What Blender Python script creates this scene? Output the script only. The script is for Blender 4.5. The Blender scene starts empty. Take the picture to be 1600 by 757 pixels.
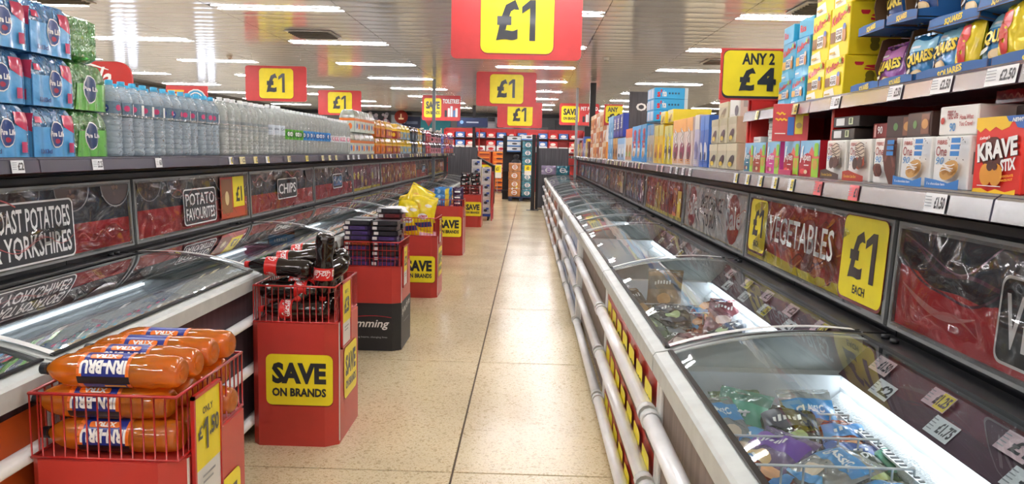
import bpy, math, random, colorsys
from mathutils import Vector, Matrix
R = random.Random(7)
PI = math.pi
sc = bpy.context.scene
COL = sc.collection

# ---------------------------------------------------------------- camera, world, exposure
cam_data = bpy.data.cameras.new('camera')
cam = bpy.data.objects.new('camera', cam_data)
COL.objects.link(cam)
sc.camera = cam
cam_data.sensor_width = 36.0
cam_data.lens = 27.0
cam_data.clip_start = 0.05
cam_data.clip_end = 200
def cam_matrix():
    f, vx, vy, roll = 1200.0, 28.0, 140.5, 0.023        # yaw, pitch and roll of the hand-held phone
    dy = Vector((vx, vy, -f)).normalized()
    dz = Vector((1, -roll, 0)).cross(dy).normalized()
    if dz.y < 0: dz = -dz
    dx = dy.cross(dz)
    m = Matrix((dx, dy, dz)).to_4x4()
    m.translation = Vector((0, 0, 1.5))
    return m
cam.matrix_world = cam_matrix()

world = bpy.data.worlds.new('world'); sc.world = world
world.use_nodes = True
world.node_tree.nodes['Background'].inputs[0].default_value = (1.0, 1.0, 1.0, 1)
world.node_tree.nodes['Background'].inputs[1].default_value = 0.15
sc.view_settings.view_transform = 'Standard'
sc.view_settings.look = 'None'
sc.view_settings.exposure = 1.28
sc.view_settings.gamma = 1.0
sc.view_settings.use_curve_mapping = False
TUBE_POWER = 26.0
LED_POWER = 3.5
sc.cycles.transparent_max_bounces = 28
sc.cycles.max_bounces = 8
sc.cycles.caustics_reflective = False
sc.cycles.caustics_refractive = False
sc.cycles.sample_clamp_indirect = 6.0

# ---------------------------------------------------------------- materials
MATS = {}
def hexc(h):
    h = h.lstrip('#')
    c = [int(h[i:i+2], 16) / 255 for i in (0, 2, 4)]
    return tuple(((x / 12.92) if x <= 0.04045 else ((x + 0.055) / 1.055) ** 2.4) for x in c)
def newmat(name):
    m = bpy.data.materials.new(name); m.use_nodes = True
    nt = m.node_tree
    return m, nt, nt.nodes['Principled BSDF']
def M(color, rough=0.5, metal=0.0, coat=0.0, noise=0.06, scale=9.0, bump=0.0, bscale=60.0, emit=0.0, key=None):
    """plain procedural material: colour with slight mottling, optional fine relief"""
    k = key or (color, rough, metal, coat, noise, scale, bump, bscale, emit)
    if k in MATS: return MATS[k]
    m, nt, b = newmat('mat_%s' % str(color).lstrip('#'))
    c = hexc(color)
    b.inputs['Roughness'].default_value = rough
    b.inputs['Metallic'].default_value = metal
    b.inputs['Coat Weight'].default_value = coat
    b.inputs['Coat Roughness'].default_value = 0.08
    b.inputs['Base Color'].default_value = (*c, 1)
    if emit:
        b.inputs['Emission Color'].default_value = (*c, 1)
        b.inputs['Emission Strength'].default_value = emit
    elif noise > 0:
        tc = nt.nodes.new('ShaderNodeTexCoord'); nz = nt.nodes.new('ShaderNodeTexNoise')
        nz.inputs['Scale'].default_value = scale; nz.inputs['Detail'].default_value = 3
        nt.links.new(tc.outputs['Object'], nz.inputs['Vector'])
        hs = nt.nodes.new('ShaderNodeMapRange')
        hs.inputs[1].default_value = 0.3; hs.inputs[2].default_value = 0.7
        hs.inputs[3].default_value = 1 - noise; hs.inputs[4].default_value = 1 + noise
        nt.links.new(nz.outputs['Fac'], hs.inputs[0])
        mx = nt.nodes.new('ShaderNodeVectorMath'); mx.operation = 'SCALE'
        mx.inputs[0].default_value = c
        nt.links.new(hs.outputs[0], mx.inputs['Scale'])
        nt.links.new(mx.outputs[0], b.inputs['Base Color'])
    if bump:
        tc = nt.nodes.new('ShaderNodeTexCoord'); nz = nt.nodes.new('ShaderNodeTexNoise')
        nz.inputs['Scale'].default_value = bscale; nz.inputs['Detail'].default_value = 2
        nt.links.new(tc.outputs['Object'], nz.inputs['Vector'])
        bp = nt.nodes.new('ShaderNodeBump'); bp.inputs['Strength'].default_value = bump
        bp.inputs['Distance'].default_value = 0.01
        nt.links.new(nz.outputs['Fac'], bp.inputs['Height'])
        nt.links.new(bp.outputs[0], b.inputs['Normal'])
    MATS[k] = m
    return m
def ink(color): return M(color, 0.35, noise=0.0, coat=0.2)
def clear(name, tint, gloss=1.0, rough=0.03, bump=0.0, bscale=8.0, body=0.0, bodycol='#ffffff', stretch=(1, 1, 1), base=0.04, refr=0.0):
    """clear sheet: light passes straight through with a tint, surface reflects"""
    if name in MATS: return MATS[name]
    m, nt, b = newmat(name); nt.nodes.remove(b)
    out = nt.nodes['Material Output']
    tr = nt.nodes.new('ShaderNodeBsdfTransparent'); tr.inputs[0].default_value = (*hexc(tint), 1)
    gl = nt.nodes.new('ShaderNodeBsdfGlossy'); gl.inputs['Roughness'].default_value = rough
    gl.inputs['Color'].default_value = (gloss, gloss, gloss, 1)
    lw = nt.nodes.new('ShaderNodeLayerWeight'); lw.inputs['Blend'].default_value = 0.25
    mr = nt.nodes.new('ShaderNodeMapRange')
    mr.inputs[3].default_value = base; mr.inputs[4].default_value = 0.85
    nt.links.new(lw.outputs['Fresnel'], mr.inputs[0])
    mix = nt.nodes.new('ShaderNodeMixShader')
    nt.links.new(mr.outputs[0], mix.inputs[0])
    src = tr.outputs[0]
    if refr > 0:
        rf = nt.nodes.new('ShaderNodeBsdfRefraction'); rf.inputs['IOR'].default_value = 1.25; rf.inputs['Roughness'].default_value = .04
        rf.inputs['Color'].default_value = (*hexc(tint), 1)
        mr_ = nt.nodes.new('ShaderNodeMixShader'); mr_.inputs[0].default_value = refr
        nt.links.new(tr.outputs[0], mr_.inputs[1]); nt.links.new(rf.outputs[0], mr_.inputs[2]); src = mr_.outputs[0]
    if body > 0:
        df = nt.nodes.new('ShaderNodeBsdfDiffuse'); df.inputs[0].default_value = (*hexc(bodycol), 1)
        tl = nt.nodes.new('ShaderNodeBsdfTranslucent'); tl.inputs[0].default_value = (*hexc(bodycol), 1)
        ms = nt.nodes.new('ShaderNodeMixShader'); ms.inputs[0].default_value = 0.25
        nt.links.new(df.outputs[0], ms.inputs[1]); nt.links.new(tl.outputs[0], ms.inputs[2])
        m2 = nt.nodes.new('ShaderNodeMixShader'); m2.inputs[0].default_value = body
        nt.links.new(src, m2.inputs[1]); nt.links.new(ms.outputs[0], m2.inputs[2])
        src = m2.outputs[0]
    nt.links.new(src, mix.inputs[1]); nt.links.new(gl.outputs[0], mix.inputs[2])
    nt.links.new(mix.outputs[0], out.inputs[0])
    if bump:
        tc = nt.nodes.new('ShaderNodeTexCoord'); mp = nt.nodes.new('ShaderNodeMapping')
        mp.inputs['Scale'].default_value = stretch
        nz = nt.nodes.new('ShaderNodeTexNoise')
        nz.inputs['Scale'].default_value = bscale; nz.inputs['Detail'].default_value = 1.5
        nz.inputs['Distortion'].default_value = 0.6
        nt.links.new(tc.outputs['Object'], mp.inputs[0]); nt.links.new(mp.outputs[0], nz.inputs['Vector'])
        bp = nt.nodes.new('ShaderNodeBump'); bp.inputs['Strength'].default_value = 1.0
        bp.inputs['Distance'].default_value = bump
        nt.links.new(nz.outputs['Fac'], bp.inputs['Height'])
        nt.links.new(bp.outputs[0], gl.inputs['Normal'])
        nt.links.new(bp.outputs[0], lw.inputs['Normal'])
    MATS[name] = m
    return m
def grain(name, c1, c2, axis='z', rough=0.45):
    if name in MATS: return MATS[name]
    m, nt, b = newmat(name)
    tc = nt.nodes.new('ShaderNodeTexCoord'); mp = nt.nodes.new('ShaderNodeMapping')
    mp.inputs['Scale'].default_value = {'z': (38, 38, 1.2), 'y': (40, 1.2, 40)}[axis]
    nz = nt.nodes.new('ShaderNodeTexNoise'); nz.inputs['Scale'].default_value = 1.0; nz.inputs['Detail'].default_value = 5
    cr = nt.nodes.new('ShaderNodeValToRGB')
    cr.color_ramp.elements[0].position = 0.35; cr.color_ramp.elements[0].color = (*hexc(c1), 1)
    cr.color_ramp.elements[1].position = 0.68; cr.color_ramp.elements[1].color = (*hexc(c2), 1)
    nt.links.new(tc.outputs['Object'], mp.inputs[0]); nt.links.new(mp.outputs[0], nz.inputs['Vector'])
    nt.links.new(nz.outputs['Fac'], cr.inputs[0]); nt.links.new(cr.outputs[0], b.inputs['Base Color'])
    b.inputs['Roughness'].default_value = rough
    MATS[name] = m
    return m
def terrazzo():
    m, nt, b = newmat('terrazzo')
    tc = nt.nodes.new('ShaderNodeTexCoord')
    v1 = nt.nodes.new('ShaderNodeTexVoronoi'); v1.inputs['Scale'].default_value = 165
    v2 = nt.nodes.new('ShaderNodeTexVoronoi'); v2.inputs['Scale'].default_value = 66
    nz = nt.nodes.new('ShaderNodeTexNoise'); nz.inputs['Scale'].default_value = 1.3; nz.inputs['Detail'].default_value = 6
    for n in (v1, v2, nz): nt.links.new(tc.outputs['Object'], n.inputs['Vector'])
    r1 = nt.nodes.new('ShaderNodeValToRGB'); e = r1.color_ramp.elements
    e[0].position = 0.0; e[0].color = (*hexc('#bfa67c'), 1); e[1].position = 0.30; e[1].color = (*hexc('#e4d4b2'), 1)
    x = r1.color_ramp.elements.new(0.75); x.color = (*hexc('#dfcfa9'), 1)
    sp = nt.nodes.new('ShaderNodeSeparateColor')
    nt.links.new(v1.outputs['Color'], sp.inputs[0]); nt.links.new(sp.outputs[0], r1.inputs[0])
    r2 = nt.nodes.new('ShaderNodeValToRGB'); e = r2.color_ramp.elements
    e[0].position = 0.05; e[0].color = (*hexc('#a08a66'), 1); e[1].position = 0.12; e[1].color = (1, 1, 1, 1)
    sp2 = nt.nodes.new('ShaderNodeSeparateColor')
    nt.links.new(v2.outputs['Color'], sp2.inputs[0]); nt.links.new(sp2.outputs[1], r2.inputs[0])
    mx = nt.nodes.new('ShaderNodeMix'); mx.data_type = 'RGBA'; mx.blend_type = 'MULTIPLY'; mx.inputs[0].default_value = 0.35
    nt.links.new(r1.outputs[0], mx.inputs[6]); nt.links.new(r2.outputs[0], mx.inputs[7])
    r3 = nt.nodes.new('ShaderNodeMapRange'); r3.inputs[1].default_value = .3; r3.inputs[2].default_value = .7
    r3.inputs[3].default_value = .9; r3.inputs[4].default_value = 1.06
    nt.links.new(nz.outputs['Fac'], r3.inputs[0])
    sm = nt.nodes.new('ShaderNodeVectorMath'); sm.operation = 'SCALE'
    nt.links.new(mx.outputs[2], sm.inputs[0]); nt.links.new(r3.outputs[0], sm.inputs['Scale'])
    nt.links.new(sm.outputs[0], b.inputs['Base Color'])
    rr = nt.nodes.new('ShaderNodeMapRange'); rr.inputs[3].default_value = .13; rr.inputs[4].default_value = .30
    nt.links.new(nz.outputs['Fac'], rr.inputs[0]); nt.links.new(rr.outputs[0], b.inputs['Roughness'])
    n3 = nt.nodes.new('ShaderNodeTexNoise'); n3.inputs['Scale'].default_value = 5
    nt.links.new(tc.outputs['Object'], n3.inputs['Vector'])
    bp = nt.nodes.new('ShaderNodeBump'); bp.inputs['Distance'].default_value = .004; bp.inputs['Strength'].default_value = .5
    nt.links.new(n3.outputs['Fac'], bp.inputs['Height']); nt.links.new(bp.outputs[0], b.inputs['Normal'])
    return m
def frost():
    m = M('#f2f6fa', 0.6, noise=0.03, bump=0.5, bscale=120)
    return m

WHITE = M('#e9e9e6', 0.35); LIGHTGREY = M('#c9ccc9', 0.35); ALU = M('#b4b8b6', 0.3, 0.35)
RAILGREY = M('#c3c8c4', 0.4, 0.1, noise=.08, scale=14)
FRAMEGREY = M('#8d9090', 0.4, 0.2); BLACK = M('#101114', 0.35); DARK = M('#1c1d21', 0.45)
GLOSSBLACK = M('#0c0d10', 0.08, noise=0)
RED = M('#c0241f', 0.38, coat=.2); SIGNRED = M('#cb3f40', 0.4); YEL = M('#f6e32a', 0.4); YELD = M('#e8d423', 0.4)
CARDRED = M('#b8362e', 0.42, coat=.25, noise=.05)
WIRE_RED = M('#b01a18', 0.3, coat=.5); WIRE_WHITE = M('#e4e6e6', 0.3)
INK = ink('#2b2d33'); INKW = ink('#f4f4f2')
LINER = M('#eef2f5', 0.35, noise=.04); FROST = frost()
GLASS = clear('lid glass', '#f0f6f5', .85, 0.015, bump=0.0012, bscale=2.2, base=0.03)
FILM = clear('wavy clear film', '#f4f4f4', 1.0, 0.05, bump=0.055, bscale=3.4, stretch=(1, 1.4, 2.0), base=0.035)
WRAP = clear('shrink wrap', '#f4f8fa', 1.0, 0.08, bump=0.02, bscale=14, base=0.05)
WATER = clear('water bottle plastic', '#ecf7fd', 1.0, 0.09, bump=0.03, bscale=40, body=0.48, bodycol='#d6efff', stretch=(1, 1, 2.4), base=0.12, refr=.5)
WATERG = clear('spring water bottle plastic', '#f2f8f5', 1.0, 0.09, bump=0.03, bscale=40, body=0.48, bodycol='#eff7f2', stretch=(1, 1, 2.4), base=0.10, refr=.5)
ORANGEB = clear('orange soda', '#ffa850', 1.0, 0.05, bump=0.006, bscale=14, body=0.46, bodycol='#ff9626', base=0.05)
COLAB = M('#150a08', 0.07, noise=0, coat=.5, bump=.15, bscale=18)
WOODR = grain('taupe laminate', '#6f5f54', '#8b7a6c')
WOODL = grain('plum laminate', '#33242a', '#4a3840')
WOODD = grain('charcoal laminate', '#38383d', '#56565c')
PINKLIP = clear('lilac ticket strip', '#cfc5d6', .55, 0.22, body=0.6, bodycol='#73717f', base=0.04)
SHELFGREY = M('#9da0a8', 0.3, 0.3)
CHROME = M('#c9ccce', 0.18, 0.9, noise=0)

# ---------------------------------------------------------------- mesh helpers
class MB:
    def __init__(s):
        s.v = []; s.f = []; s.fm = []; s.sm = []; s.mats = []; s.T = None
    def mi(s, m):
        if m not in s.mats: s.mats.append(m)
        return s.mats.index(m)
    def add(s, vs, fs, m, smooth=False):
        b = len(s.v)
        s.v += [tuple(s.T @ Vector(p)) for p in vs] if s.T is not None else [tuple(p) for p in vs]
        i = s.mi(m)
        for f in fs:
            s.f.append(tuple(b + k for k in f)); s.fm.append(i); s.sm.append(smooth)
        return s
    def box(s, x0, x1, y0, y1, z0, z1, m):
        vs = [(x, y, z) for z in (z0, z1) for y in (y0, y1) for x in (x0, x1)]
        return s.add(vs, [(0, 2, 3, 1), (4, 5, 7, 6), (0, 1, 5, 4), (2, 6, 7, 3), (0, 4, 6, 2), (1, 3, 7, 5)], m)
    def cbox(s, x0, x1, y0, y1, z0, z1, m, c=0.004):
        """box with chamfered edges"""
        x, y, z = (x0, x1), (y0, y1), (z0, z1)
        vs = []; idx = {}
        for a in (0, 1):
            for b in (0, 1):
                for d in (0, 1):
                    sx, sy, sz = (1, -1)[a], (1, -1)[b], (1, -1)[d]
                    for k in range(3):
                        p = [x[a] + sx * c, y[b] + sy * c, z[d] + sz * c]
                        p[k] = (x[a], y[b], z[d])[k]
                        idx[(a, b, d, k)] = len(vs); vs.append(tuple(p))
        fs = []
        I = lambda a, b, d, k: idx[(a, b, d, k)]
        for a in (0, 1):
            q = [I(a, 0, 0, 0), I(a, 1, 0, 0), I(a, 1, 1, 0), I(a, 0, 1, 0)]; fs.append(q if a else q[::-1])
            q = [I(0, a, 0, 1), I(0, a, 1, 1), I(1, a, 1, 1), I(1, a, 0, 1)]; fs.append(q if a else q[::-1])
            q = [I(0, 0, a, 2), I(1, 0, a, 2), I(1, 1, a, 2), I(0, 1, a, 2)]; fs.append(q if a else q[::-1])
        for a in (0, 1):
            for b in (0, 1):
                fs.append([I(a, b, 0, 0), I(a, b, 1, 0), I(a, b, 1, 1), I(a, b, 0, 1)])
                fs.append([I(a, 0, b, 0), I(a, 1, b, 0), I(a, 1, b, 2), I(a, 0, b, 2)])
                fs.append([I(0, a, b, 1), I(1, a, b, 1), I(1, a, b, 2), I(0, a, b, 2)])
                for d in (0, 1): fs.append([I(a, b, d, 0), I(a, b, d, 1), I(a, b, d, 2)])
        return s.add(vs, fs, m)
    def prism(s, pts, z0, z1, m, f=None, cap=True):
        """extrude 2D outline; f maps (a,b,h)->xyz"""
        f = f or (lambda a, b, h: (a, b, h))
        n = len(pts)
        vs = [f(a, b, z0) for a, b in pts] + [f(a, b, z1) for a, b in pts]
        fs = [(i, (i + 1) % n, n + (i + 1) % n, n + i) for i in range(n)]
        if cap: fs += [tuple(range(n - 1, -1, -1)), tuple(range(n, 2 * n))]
        return s.add(vs, fs, m)
    def lathe(s, prof, seg, m, f=None, a0=0, a1=2 * PI):
        f = f or (lambda x, y, z: (x, y, z))
        full = abs(a1 - a0 - 2 * PI) < 1e-6
        n = seg if full else seg + 1
        vs = []
        for r, z in prof:
            for i in range(n):
                a = a0 + (a1 - a0) * i / seg
                vs.append(f(r * math.cos(a), r * math.sin(a), z))
        for j in range(len(prof) - 1):
            mm = m[j] if isinstance(m, (list, tuple)) else m
        fs = []
        for j in range(len(prof) - 1):
            for i in range(seg):
                k = (i + 1) % n if full else i + 1
                fs.append((j * n + i, j * n + k, (j + 1) * n + k, (j + 1) * n + i))
        return s.add(vs, fs, m if not isinstance(m, (list, tuple)) else m[0], True)
    def tube(s, pts, r, m, seg=6, closed=False):
        pts = [Vector(p) for p in pts]; n = len(pts); vs = []
        for i, p in enumerate(pts):
            a = pts[i - 1] if (i or closed) else p
            b = pts[(i + 1) % n] if (i < n - 1 or closed) else p
            t = (b - a).normalized()
            u = t.cross(Vector((0, 0, 1)))
            if u.length < 1e-3: u = t.cross(Vector((0, 1, 0)))
            u.normalize(); w = t.cross(u)
            for k in range(seg):
                an = 2 * PI * k / seg
                vs.append(p + u * (r * math.cos(an)) + w * (r * math.sin(an)))
        fs = []
        for i in range(n if closed else n - 1):
            j = (i + 1) % n
            for k in range(seg):
                l = (k + 1) % seg
                fs.append((i * seg + k, i * seg + l, j * seg + l, j * seg + k))
        if not closed:
            fs += [tuple(range(seg)), tuple(range((n - 1) * seg, n * seg))[::-1]]
        return s.add(vs, fs, m, True)
    def grid(s, fn, nu, nv, m, smooth=True):
        vs = [fn(i / nu, j / nv) for j in range(nv + 1) for i in range(nu + 1)]
        fs = [(j * (nu + 1) + i, j * (nu + 1) + i + 1, (j + 1) * (nu + 1) + i + 1, (j + 1) * (nu + 1) + i) for j in range(nv) for i in range(nu)]
        return s.add(vs, fs, m, smooth)
    def build(s, name, parent=None, loc=None, rot=None, **props):
        me = bpy.data.meshes.new(name)
        me.from_pydata(s.v, [], s.f)
        for m in s.mats: me.materials.append(m)
        me.polygons.foreach_set('material_index', s.fm)
        me.polygons.foreach_set('use_smooth', s.sm)
        me.update()
        o = bpy.data.objects.new(name, me); COL.objects.link(o)
        if parent: o.parent = parent
        if loc is not None: o.location = loc
        if rot is not None: o.rotation_euler = (0, 0, rot) if not isinstance(rot, (tuple, list)) else rot
        for k, v in props.items(): o[k] = v
        return o

TEXTC = {}
def text_tris(sx, bold=0.0, res=2):
    k = (sx, bold, res)
    if k in TEXTC: return TEXTC[k]
    cu = bpy.data.curves.new('t', 'FONT'); cu.body = sx; cu.resolution_u = res; cu.offset = bold; cu.size = 1.0
    cu.fill_mode = 'FRONT'
    ob = bpy.data.objects.new('t', cu); COL.objects.link(ob)
    dg = bpy.context.evaluated_depsgraph_get()
    ev = ob.evaluated_get(dg); me = ev.to_mesh()
    me.calc_loop_triangles()
    vs = [(v.co.x, v.co.y) for v in me.vertices]; fs = [tuple(t.vertices) for t in me.loop_triangles]
    ev.to_mesh_clear(); bpy.data.objects.remove(ob); bpy.data.curves.remove(cu)
    if not vs: vs = [(0, 0), (1, 0), (1, 1)]; fs = []
    x0 = min(v[0] for v in vs); x1 = max(v[0] for v in vs); y0 = min(v[1] for v in vs); y1 = max(v[1] for v in vs)
    vs = [((x - x0) / (x1 - x0 or 1), (y - y0) / (y1 - y0 or 1)) for x, y in vs]
    TEXTC[k] = (vs, fs, (x1 - x0) / (y1 - y0 or 1))
    return TEXTC[k]
def split_tris(vs, fs, L):
    vs = list(vs); out = []; st = list(fs); L2 = L * L; cache = {}
    while st:
        t = st.pop()
        d = [(vs[t[i]][0] - vs[t[(i + 1) % 3]][0]) ** 2 + (vs[t[i]][1] - vs[t[(i + 1) % 3]][1]) ** 2 for i in range(3)]
        i = d.index(max(d))
        if d[i] <= L2 or len(out) > 6000: out.append(t); continue
        a, b, c = t[i], t[(i + 1) % 3], t[(i + 2) % 3]
        kk = (min(a, b), max(a, b))
        if kk not in cache:
            cache[kk] = len(vs); vs.append(((vs[a][0] + vs[b][0]) / 2, (vs[a][1] + vs[b][1]) / 2))
        mm = cache[kk]
        st += [(a, mm, c), (mm, b, c)]
    return vs, out
class Pr:
    """flat print laid on a face: fr(u,v,w) gives the 3D point"""
    def __init__(s, mb, o=None, u=None, v=None, fr=None, sub=None, step=0.0006, w=0.0008):
        s.mb = mb; s.sub = sub; s.w = w; s.step = step
        if fr: s.fr = fr
        else:
            o, u, v = Vector(o), Vector(u), Vector(v); n = u.cross(v).normalized()
            s.fr = lambda a, b, c: o + u * a + v * b + n * c
    def _add(s, vs, fs, m):
        if s.sub: vs, fs = split_tris(vs, [t for f in fs for t in [(f[0], f[i], f[i + 1]) for i in range(1, len(f) - 1)]], s.sub)
        s.mb.add([s.fr(a, b, s.w) for a, b in vs], fs, m, bool(s.sub)); s.w += s.step
        return s
    def poly(s, pts, m): return s._add(pts, [tuple(range(len(pts)))], m)
    def rect(s, u0, v0, u1, v1, m): return s.poly([(u0, v0), (u1, v0), (u1, v1), (u0, v1)], m)
    def rr(s, u0, v0, u1, v1, m, r=None, n=4):
        r = r if r is not None else min(u1 - u0, v1 - v0) * .15
        pts = []
        for cx, cy, a in ((u1 - r, v0 + r, -90), (u1 - r, v1 - r, 0), (u0 + r, v1 - r, 90), (u0 + r, v0 + r, 180)):
            for i in range(n + 1):
                t = math.radians(a + 90 * i / n); pts.append((cx + r * math.cos(t), cy + r * math.sin(t)))
        return s.poly(pts, m)
    def disc(s, cu, cv, ru, m, rv=None, n=14, rot=0):
        rv = rv or ru; c, q = math.cos(rot), math.sin(rot); pts = []
        for i in range(n):
            a = 2 * PI * i / n; x, y = ru * math.cos(a), rv * math.sin(a)
            pts.append((cu + x * c - y * q, cv + x * q + y * c))
        return s.poly(pts, m)
    def text(s, t, u0, v0, u1, v1, m, bold=0.02, rot=0, shear=0, res=2):
        vs, fs, asp = text_tris(t, bold + .016 if bold < .04 else bold, res)
        cu, cv = (u0 + u1) / 2, (v0 + v1) / 2; W, Hh = u1 - u0, v1 - v0
        c, q = math.cos(rot), math.sin(rot)
        if abs(abs(rot) - PI / 2) < .01: W, Hh = Hh, W
        o = []
        for x, y in vs:
            a = (x - .5) * W + (y - .5) * Hh * shear; b = (y - .5) * Hh
            o.append((cu + a * c - b * q, cv + a * q + b * c))
        return s._add(o, fs, m)
    def band(s, pts, wd, m):
        """stroke along a polyline"""
        L = []; Rr = []; n = len(pts)
        for i, p in enumerate(pts):
            a = pts[max(i - 1, 0)]; b = pts[min(i + 1, n - 1)]
            dx, dy = b[0] - a[0], b[1] - a[1]; l = math.hypot(dx, dy) or 1
            ww = wd[i] if isinstance(wd, (list, tuple)) else wd
            L.append((p[0] - dy / l * ww / 2, p[1] + dx / l * ww / 2)); Rr.append((p[0] + dy / l * ww / 2, p[1] - dx / l * ww / 2))
        vs = L + Rr
        fs = [(n + i, n + i + 1, i + 1, i) for i in range(n - 1)]
        return s._add(vs, fs, m)
    def wave(s, u0, u1, v, amp, k, wd, m, ph=0, n=16):
        return s.band([(u0 + (u1 - u0) * i / n, v + amp * math.sin(ph + k * 2 * PI * i / n)) for i in range(n + 1)], wd, m)

def thing(name, label, cat, loc=(0, 0, 0), rot=0, group=None):
    o = bpy.data.objects.new(name, None); COL.objects.link(o)
    o.empty_display_size = .1
    o.location = loc; o.rotation_euler = (0, 0, rot) if not isinstance(rot, (tuple, list)) else rot
    return tag(o, label, cat, group)
def tag(o, label, cat, group=None):
    o['label'] = label; o['category'] = cat
    if group: o['group'] = group
    return o
def struct(o): o['kind'] = 'structure'; return o
def copy_tree(o, parent=None):
    c = o.copy(); COL.objects.link(c)
    if parent: c.parent = parent
    for ch in o.children: copy_tree(ch, c)
    return c
class Kind:
    """first use places the prototype itself, later uses copy it with its parts"""
    def __init__(s, fn): s.fn = fn; s.p = None
    def put(s, label, cat, group, loc, rot=0):
        if s.p is None: s.p = s.fn(); o = s.p; s.kids = list(o.children)
        else:
            o = s.p.copy(); COL.objects.link(o)
            for ch in s.kids:
                c = ch.copy(); COL.objects.link(c); c.parent = o
                for g in ch.children:
                    d = g.copy(); COL.objects.link(d); d.parent = c
        o.location = loc; o.rotation_euler = (0, 0, rot) if not isinstance(rot, (tuple, list)) else rot
        return tag(o, label, cat, group)
ORD = ['nearest', 'second', 'third', 'fourth', 'fifth', 'sixth', 'seventh', 'eighth', 'ninth', 'tenth', 'eleventh', 'twelfth', 'thirteenth', 'fourteenth',
       'fifteenth', 'sixteenth', 'seventeenth', 'eighteenth', 'nineteenth', 'twentieth']
def rot2(x, y, a): return x * math.cos(a) - y * math.sin(a), x * math.sin(a) + y * math.cos(a)

# ================================================================ SETTING
FX0, FX1, FY0, FY1, CZ = -10.0, 7.0, -5.0, 31.0, 3.0
TER = terrazzo()
fl = struct(MB().box(FX0, FX1, FY0, FY1, -0.12, -0.012, M('#5c4c3c', .7)).build('floor'))
TS = 1.9; tx0, ty0 = -0.325, 5.344
fmesh = None
def floor_piece(x0, x1, y0, y1):
    g = 0.005
    return MB().cbox(x0 + g, x1 - g, y0 + g, y1 - g, -0.012, 0, TER, .0015).build('floor_tile', fl)
xs = [tx0 + TS * k for k in (-1, 0)]
for i in range(-4, 14):
    y0 = ty0 + TS * i; y1 = y0 + TS
    if y1 > FY1: y1 = FY1
    if y0 >= FY1 - .01: break
    for x0 in xs: floor_piece(x0, x0 + TS, y0, y1)
struct(fl)
oth = MB()
oth.box(FX0, tx0 - TS, FY0, FY1, -0.012, 0, TER); oth.box(tx0 + TS, FX1, FY0, FY1, -0.012, 0, TER)
oth.box(tx0 - TS, tx0 + TS, FY0, ty0 - 4 * TS, -0.012, 0, TER)
oth.build('floor_area', fl)

CEIL = M('#efebe6', 0.13, 0.25, noise=.04, scale=1.5, bump=.05, bscale=5)
PW, PL = 0.30, 1.43
SEAM0 = -2.8 - PL / 2
seams = [SEAM0 + PL * k for k in range(-4, 6)]
COLX = [(-2.8 + 2 * PL * k, n) for k, n in ((-2, 'far left'), (-1, 'left-hand'), (0, 'left-of-centre'), (1, 'centre'), (2, 'right-of-centre'), (3, 'far right'))]
ROWY = [8.55 + 2.7 * k for k in range(8)]
ceil = struct(MB().box(FX0, FX1, FY0, FY1, CZ + 0.02, CZ + 0.12, M('#55514b', .7)).build('ceiling'))
def plank(mb, dx, dy):
    n = 5; g = .004
    pts = []
    for i in range(n + 1):
        t = i / n
        pts.append((dy + g + (PW - 2 * g) * t, CZ - 0.006 * 4 * t * (1 - t) * .5))
    vs = [(dx + g, y, z) for y, z in pts] + [(dx + PL - g, y, z) for y, z in pts]
    mb.add(vs, [(i, i + 1, n + 2 + i, n + 1 + i) for i in range(n)], CEIL, True)
    k = n + 1                                                      # turned-up edges
    up = [(dx + g, pts[0][0], CZ + .02), (dx + PL - g, pts[0][0], CZ + .02), (dx + g, pts[-1][0], CZ + .02), (dx + PL - g, pts[-1][0], CZ + .02)]
    mb.add([vs[0], vs[k], up[0], up[1], vs[n], vs[k + n], up[2], up[3]], [(0, 1, 3, 2), (4, 6, 7, 5)], M('#bdb8b0', .4, .2))
pm = MB(); plank(pm, 0, 0)
pproto = None; npl = 0; farm = MB()
for j in range(80):
    y = 6.9 + PW * j
    if y > 31 - PW: break
    for x in seams:
        cx, cy = x + PL / 2, y + PW / 2
        if any(abs(cx - c) < .1 for c, _ in COLX) and any(abs(cy - r) < .1 for r in ROWY): continue      # a light sits here
        if npl < 290 and y < 16 and -6.5 < x < 4.0:
            if pproto is None: pproto = pm.build('ceiling_panel', ceil); o = pproto
            else: o = pproto.copy(); COL.objects.link(o)
            o.location = (x, y, 0); npl += 1
        else: plank(farm, x, y)
fo = farm.build('ceiling_panel', ceil); fo['kind'] = 'stuff'
MB().box(FX0, FX1, FY0, 6.9, CZ - .004, CZ + .02, CEIL).build('ceiling_area', ceil)

WALLG = M('#858b90', .6)
struct(MB().box(FX0 - .1, FX1 + .1, FY1, FY1 + .1, 0, CZ + .1, WALLG).build('wall_back'))
wl = struct(MB().box(FX0 - .1, FX0, FY0, FY1, 0, CZ + .1, M('#cfd0d0', .6)).build('wall_left'))
struct(MB().box(FX1, FX1 + .1, FY0, FY1, 0, CZ + .1, M('#cfcac6', .6)).build('wall_right'))
struct(MB().box(FX0 - .1, FX1 + .1, FY0 - .1, FY0, 0, CZ + .1, M('#d6d3ce', .6)).build('wall_front'))
struct(MB().box(FX0, FX0 + .06, FY0, FY1, 2.62, 2.98, BLACK).build('trim_1'))
def side_window(n, y0, y1, z0, z1):
    w = struct(MB().box(FX0 + .002, FX0 + .02, y0, y1, z0, z1, M('#dfe9ff', .3, emit=1.1, key='daylight')).build('window_%d' % n))
    fr_ = MB()
    for a in (y0, (y0 + y1) / 2, y1): fr_.box(FX0, FX0 + .07, a - .03, a + .03, z0, z1, FRAMEGREY)
    for z in (z0, z1): fr_.box(FX0, FX0 + .07, y0, y1, z - .03, z + .03, FRAMEGREY)
    fr_.build('window_frame', w)
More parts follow.
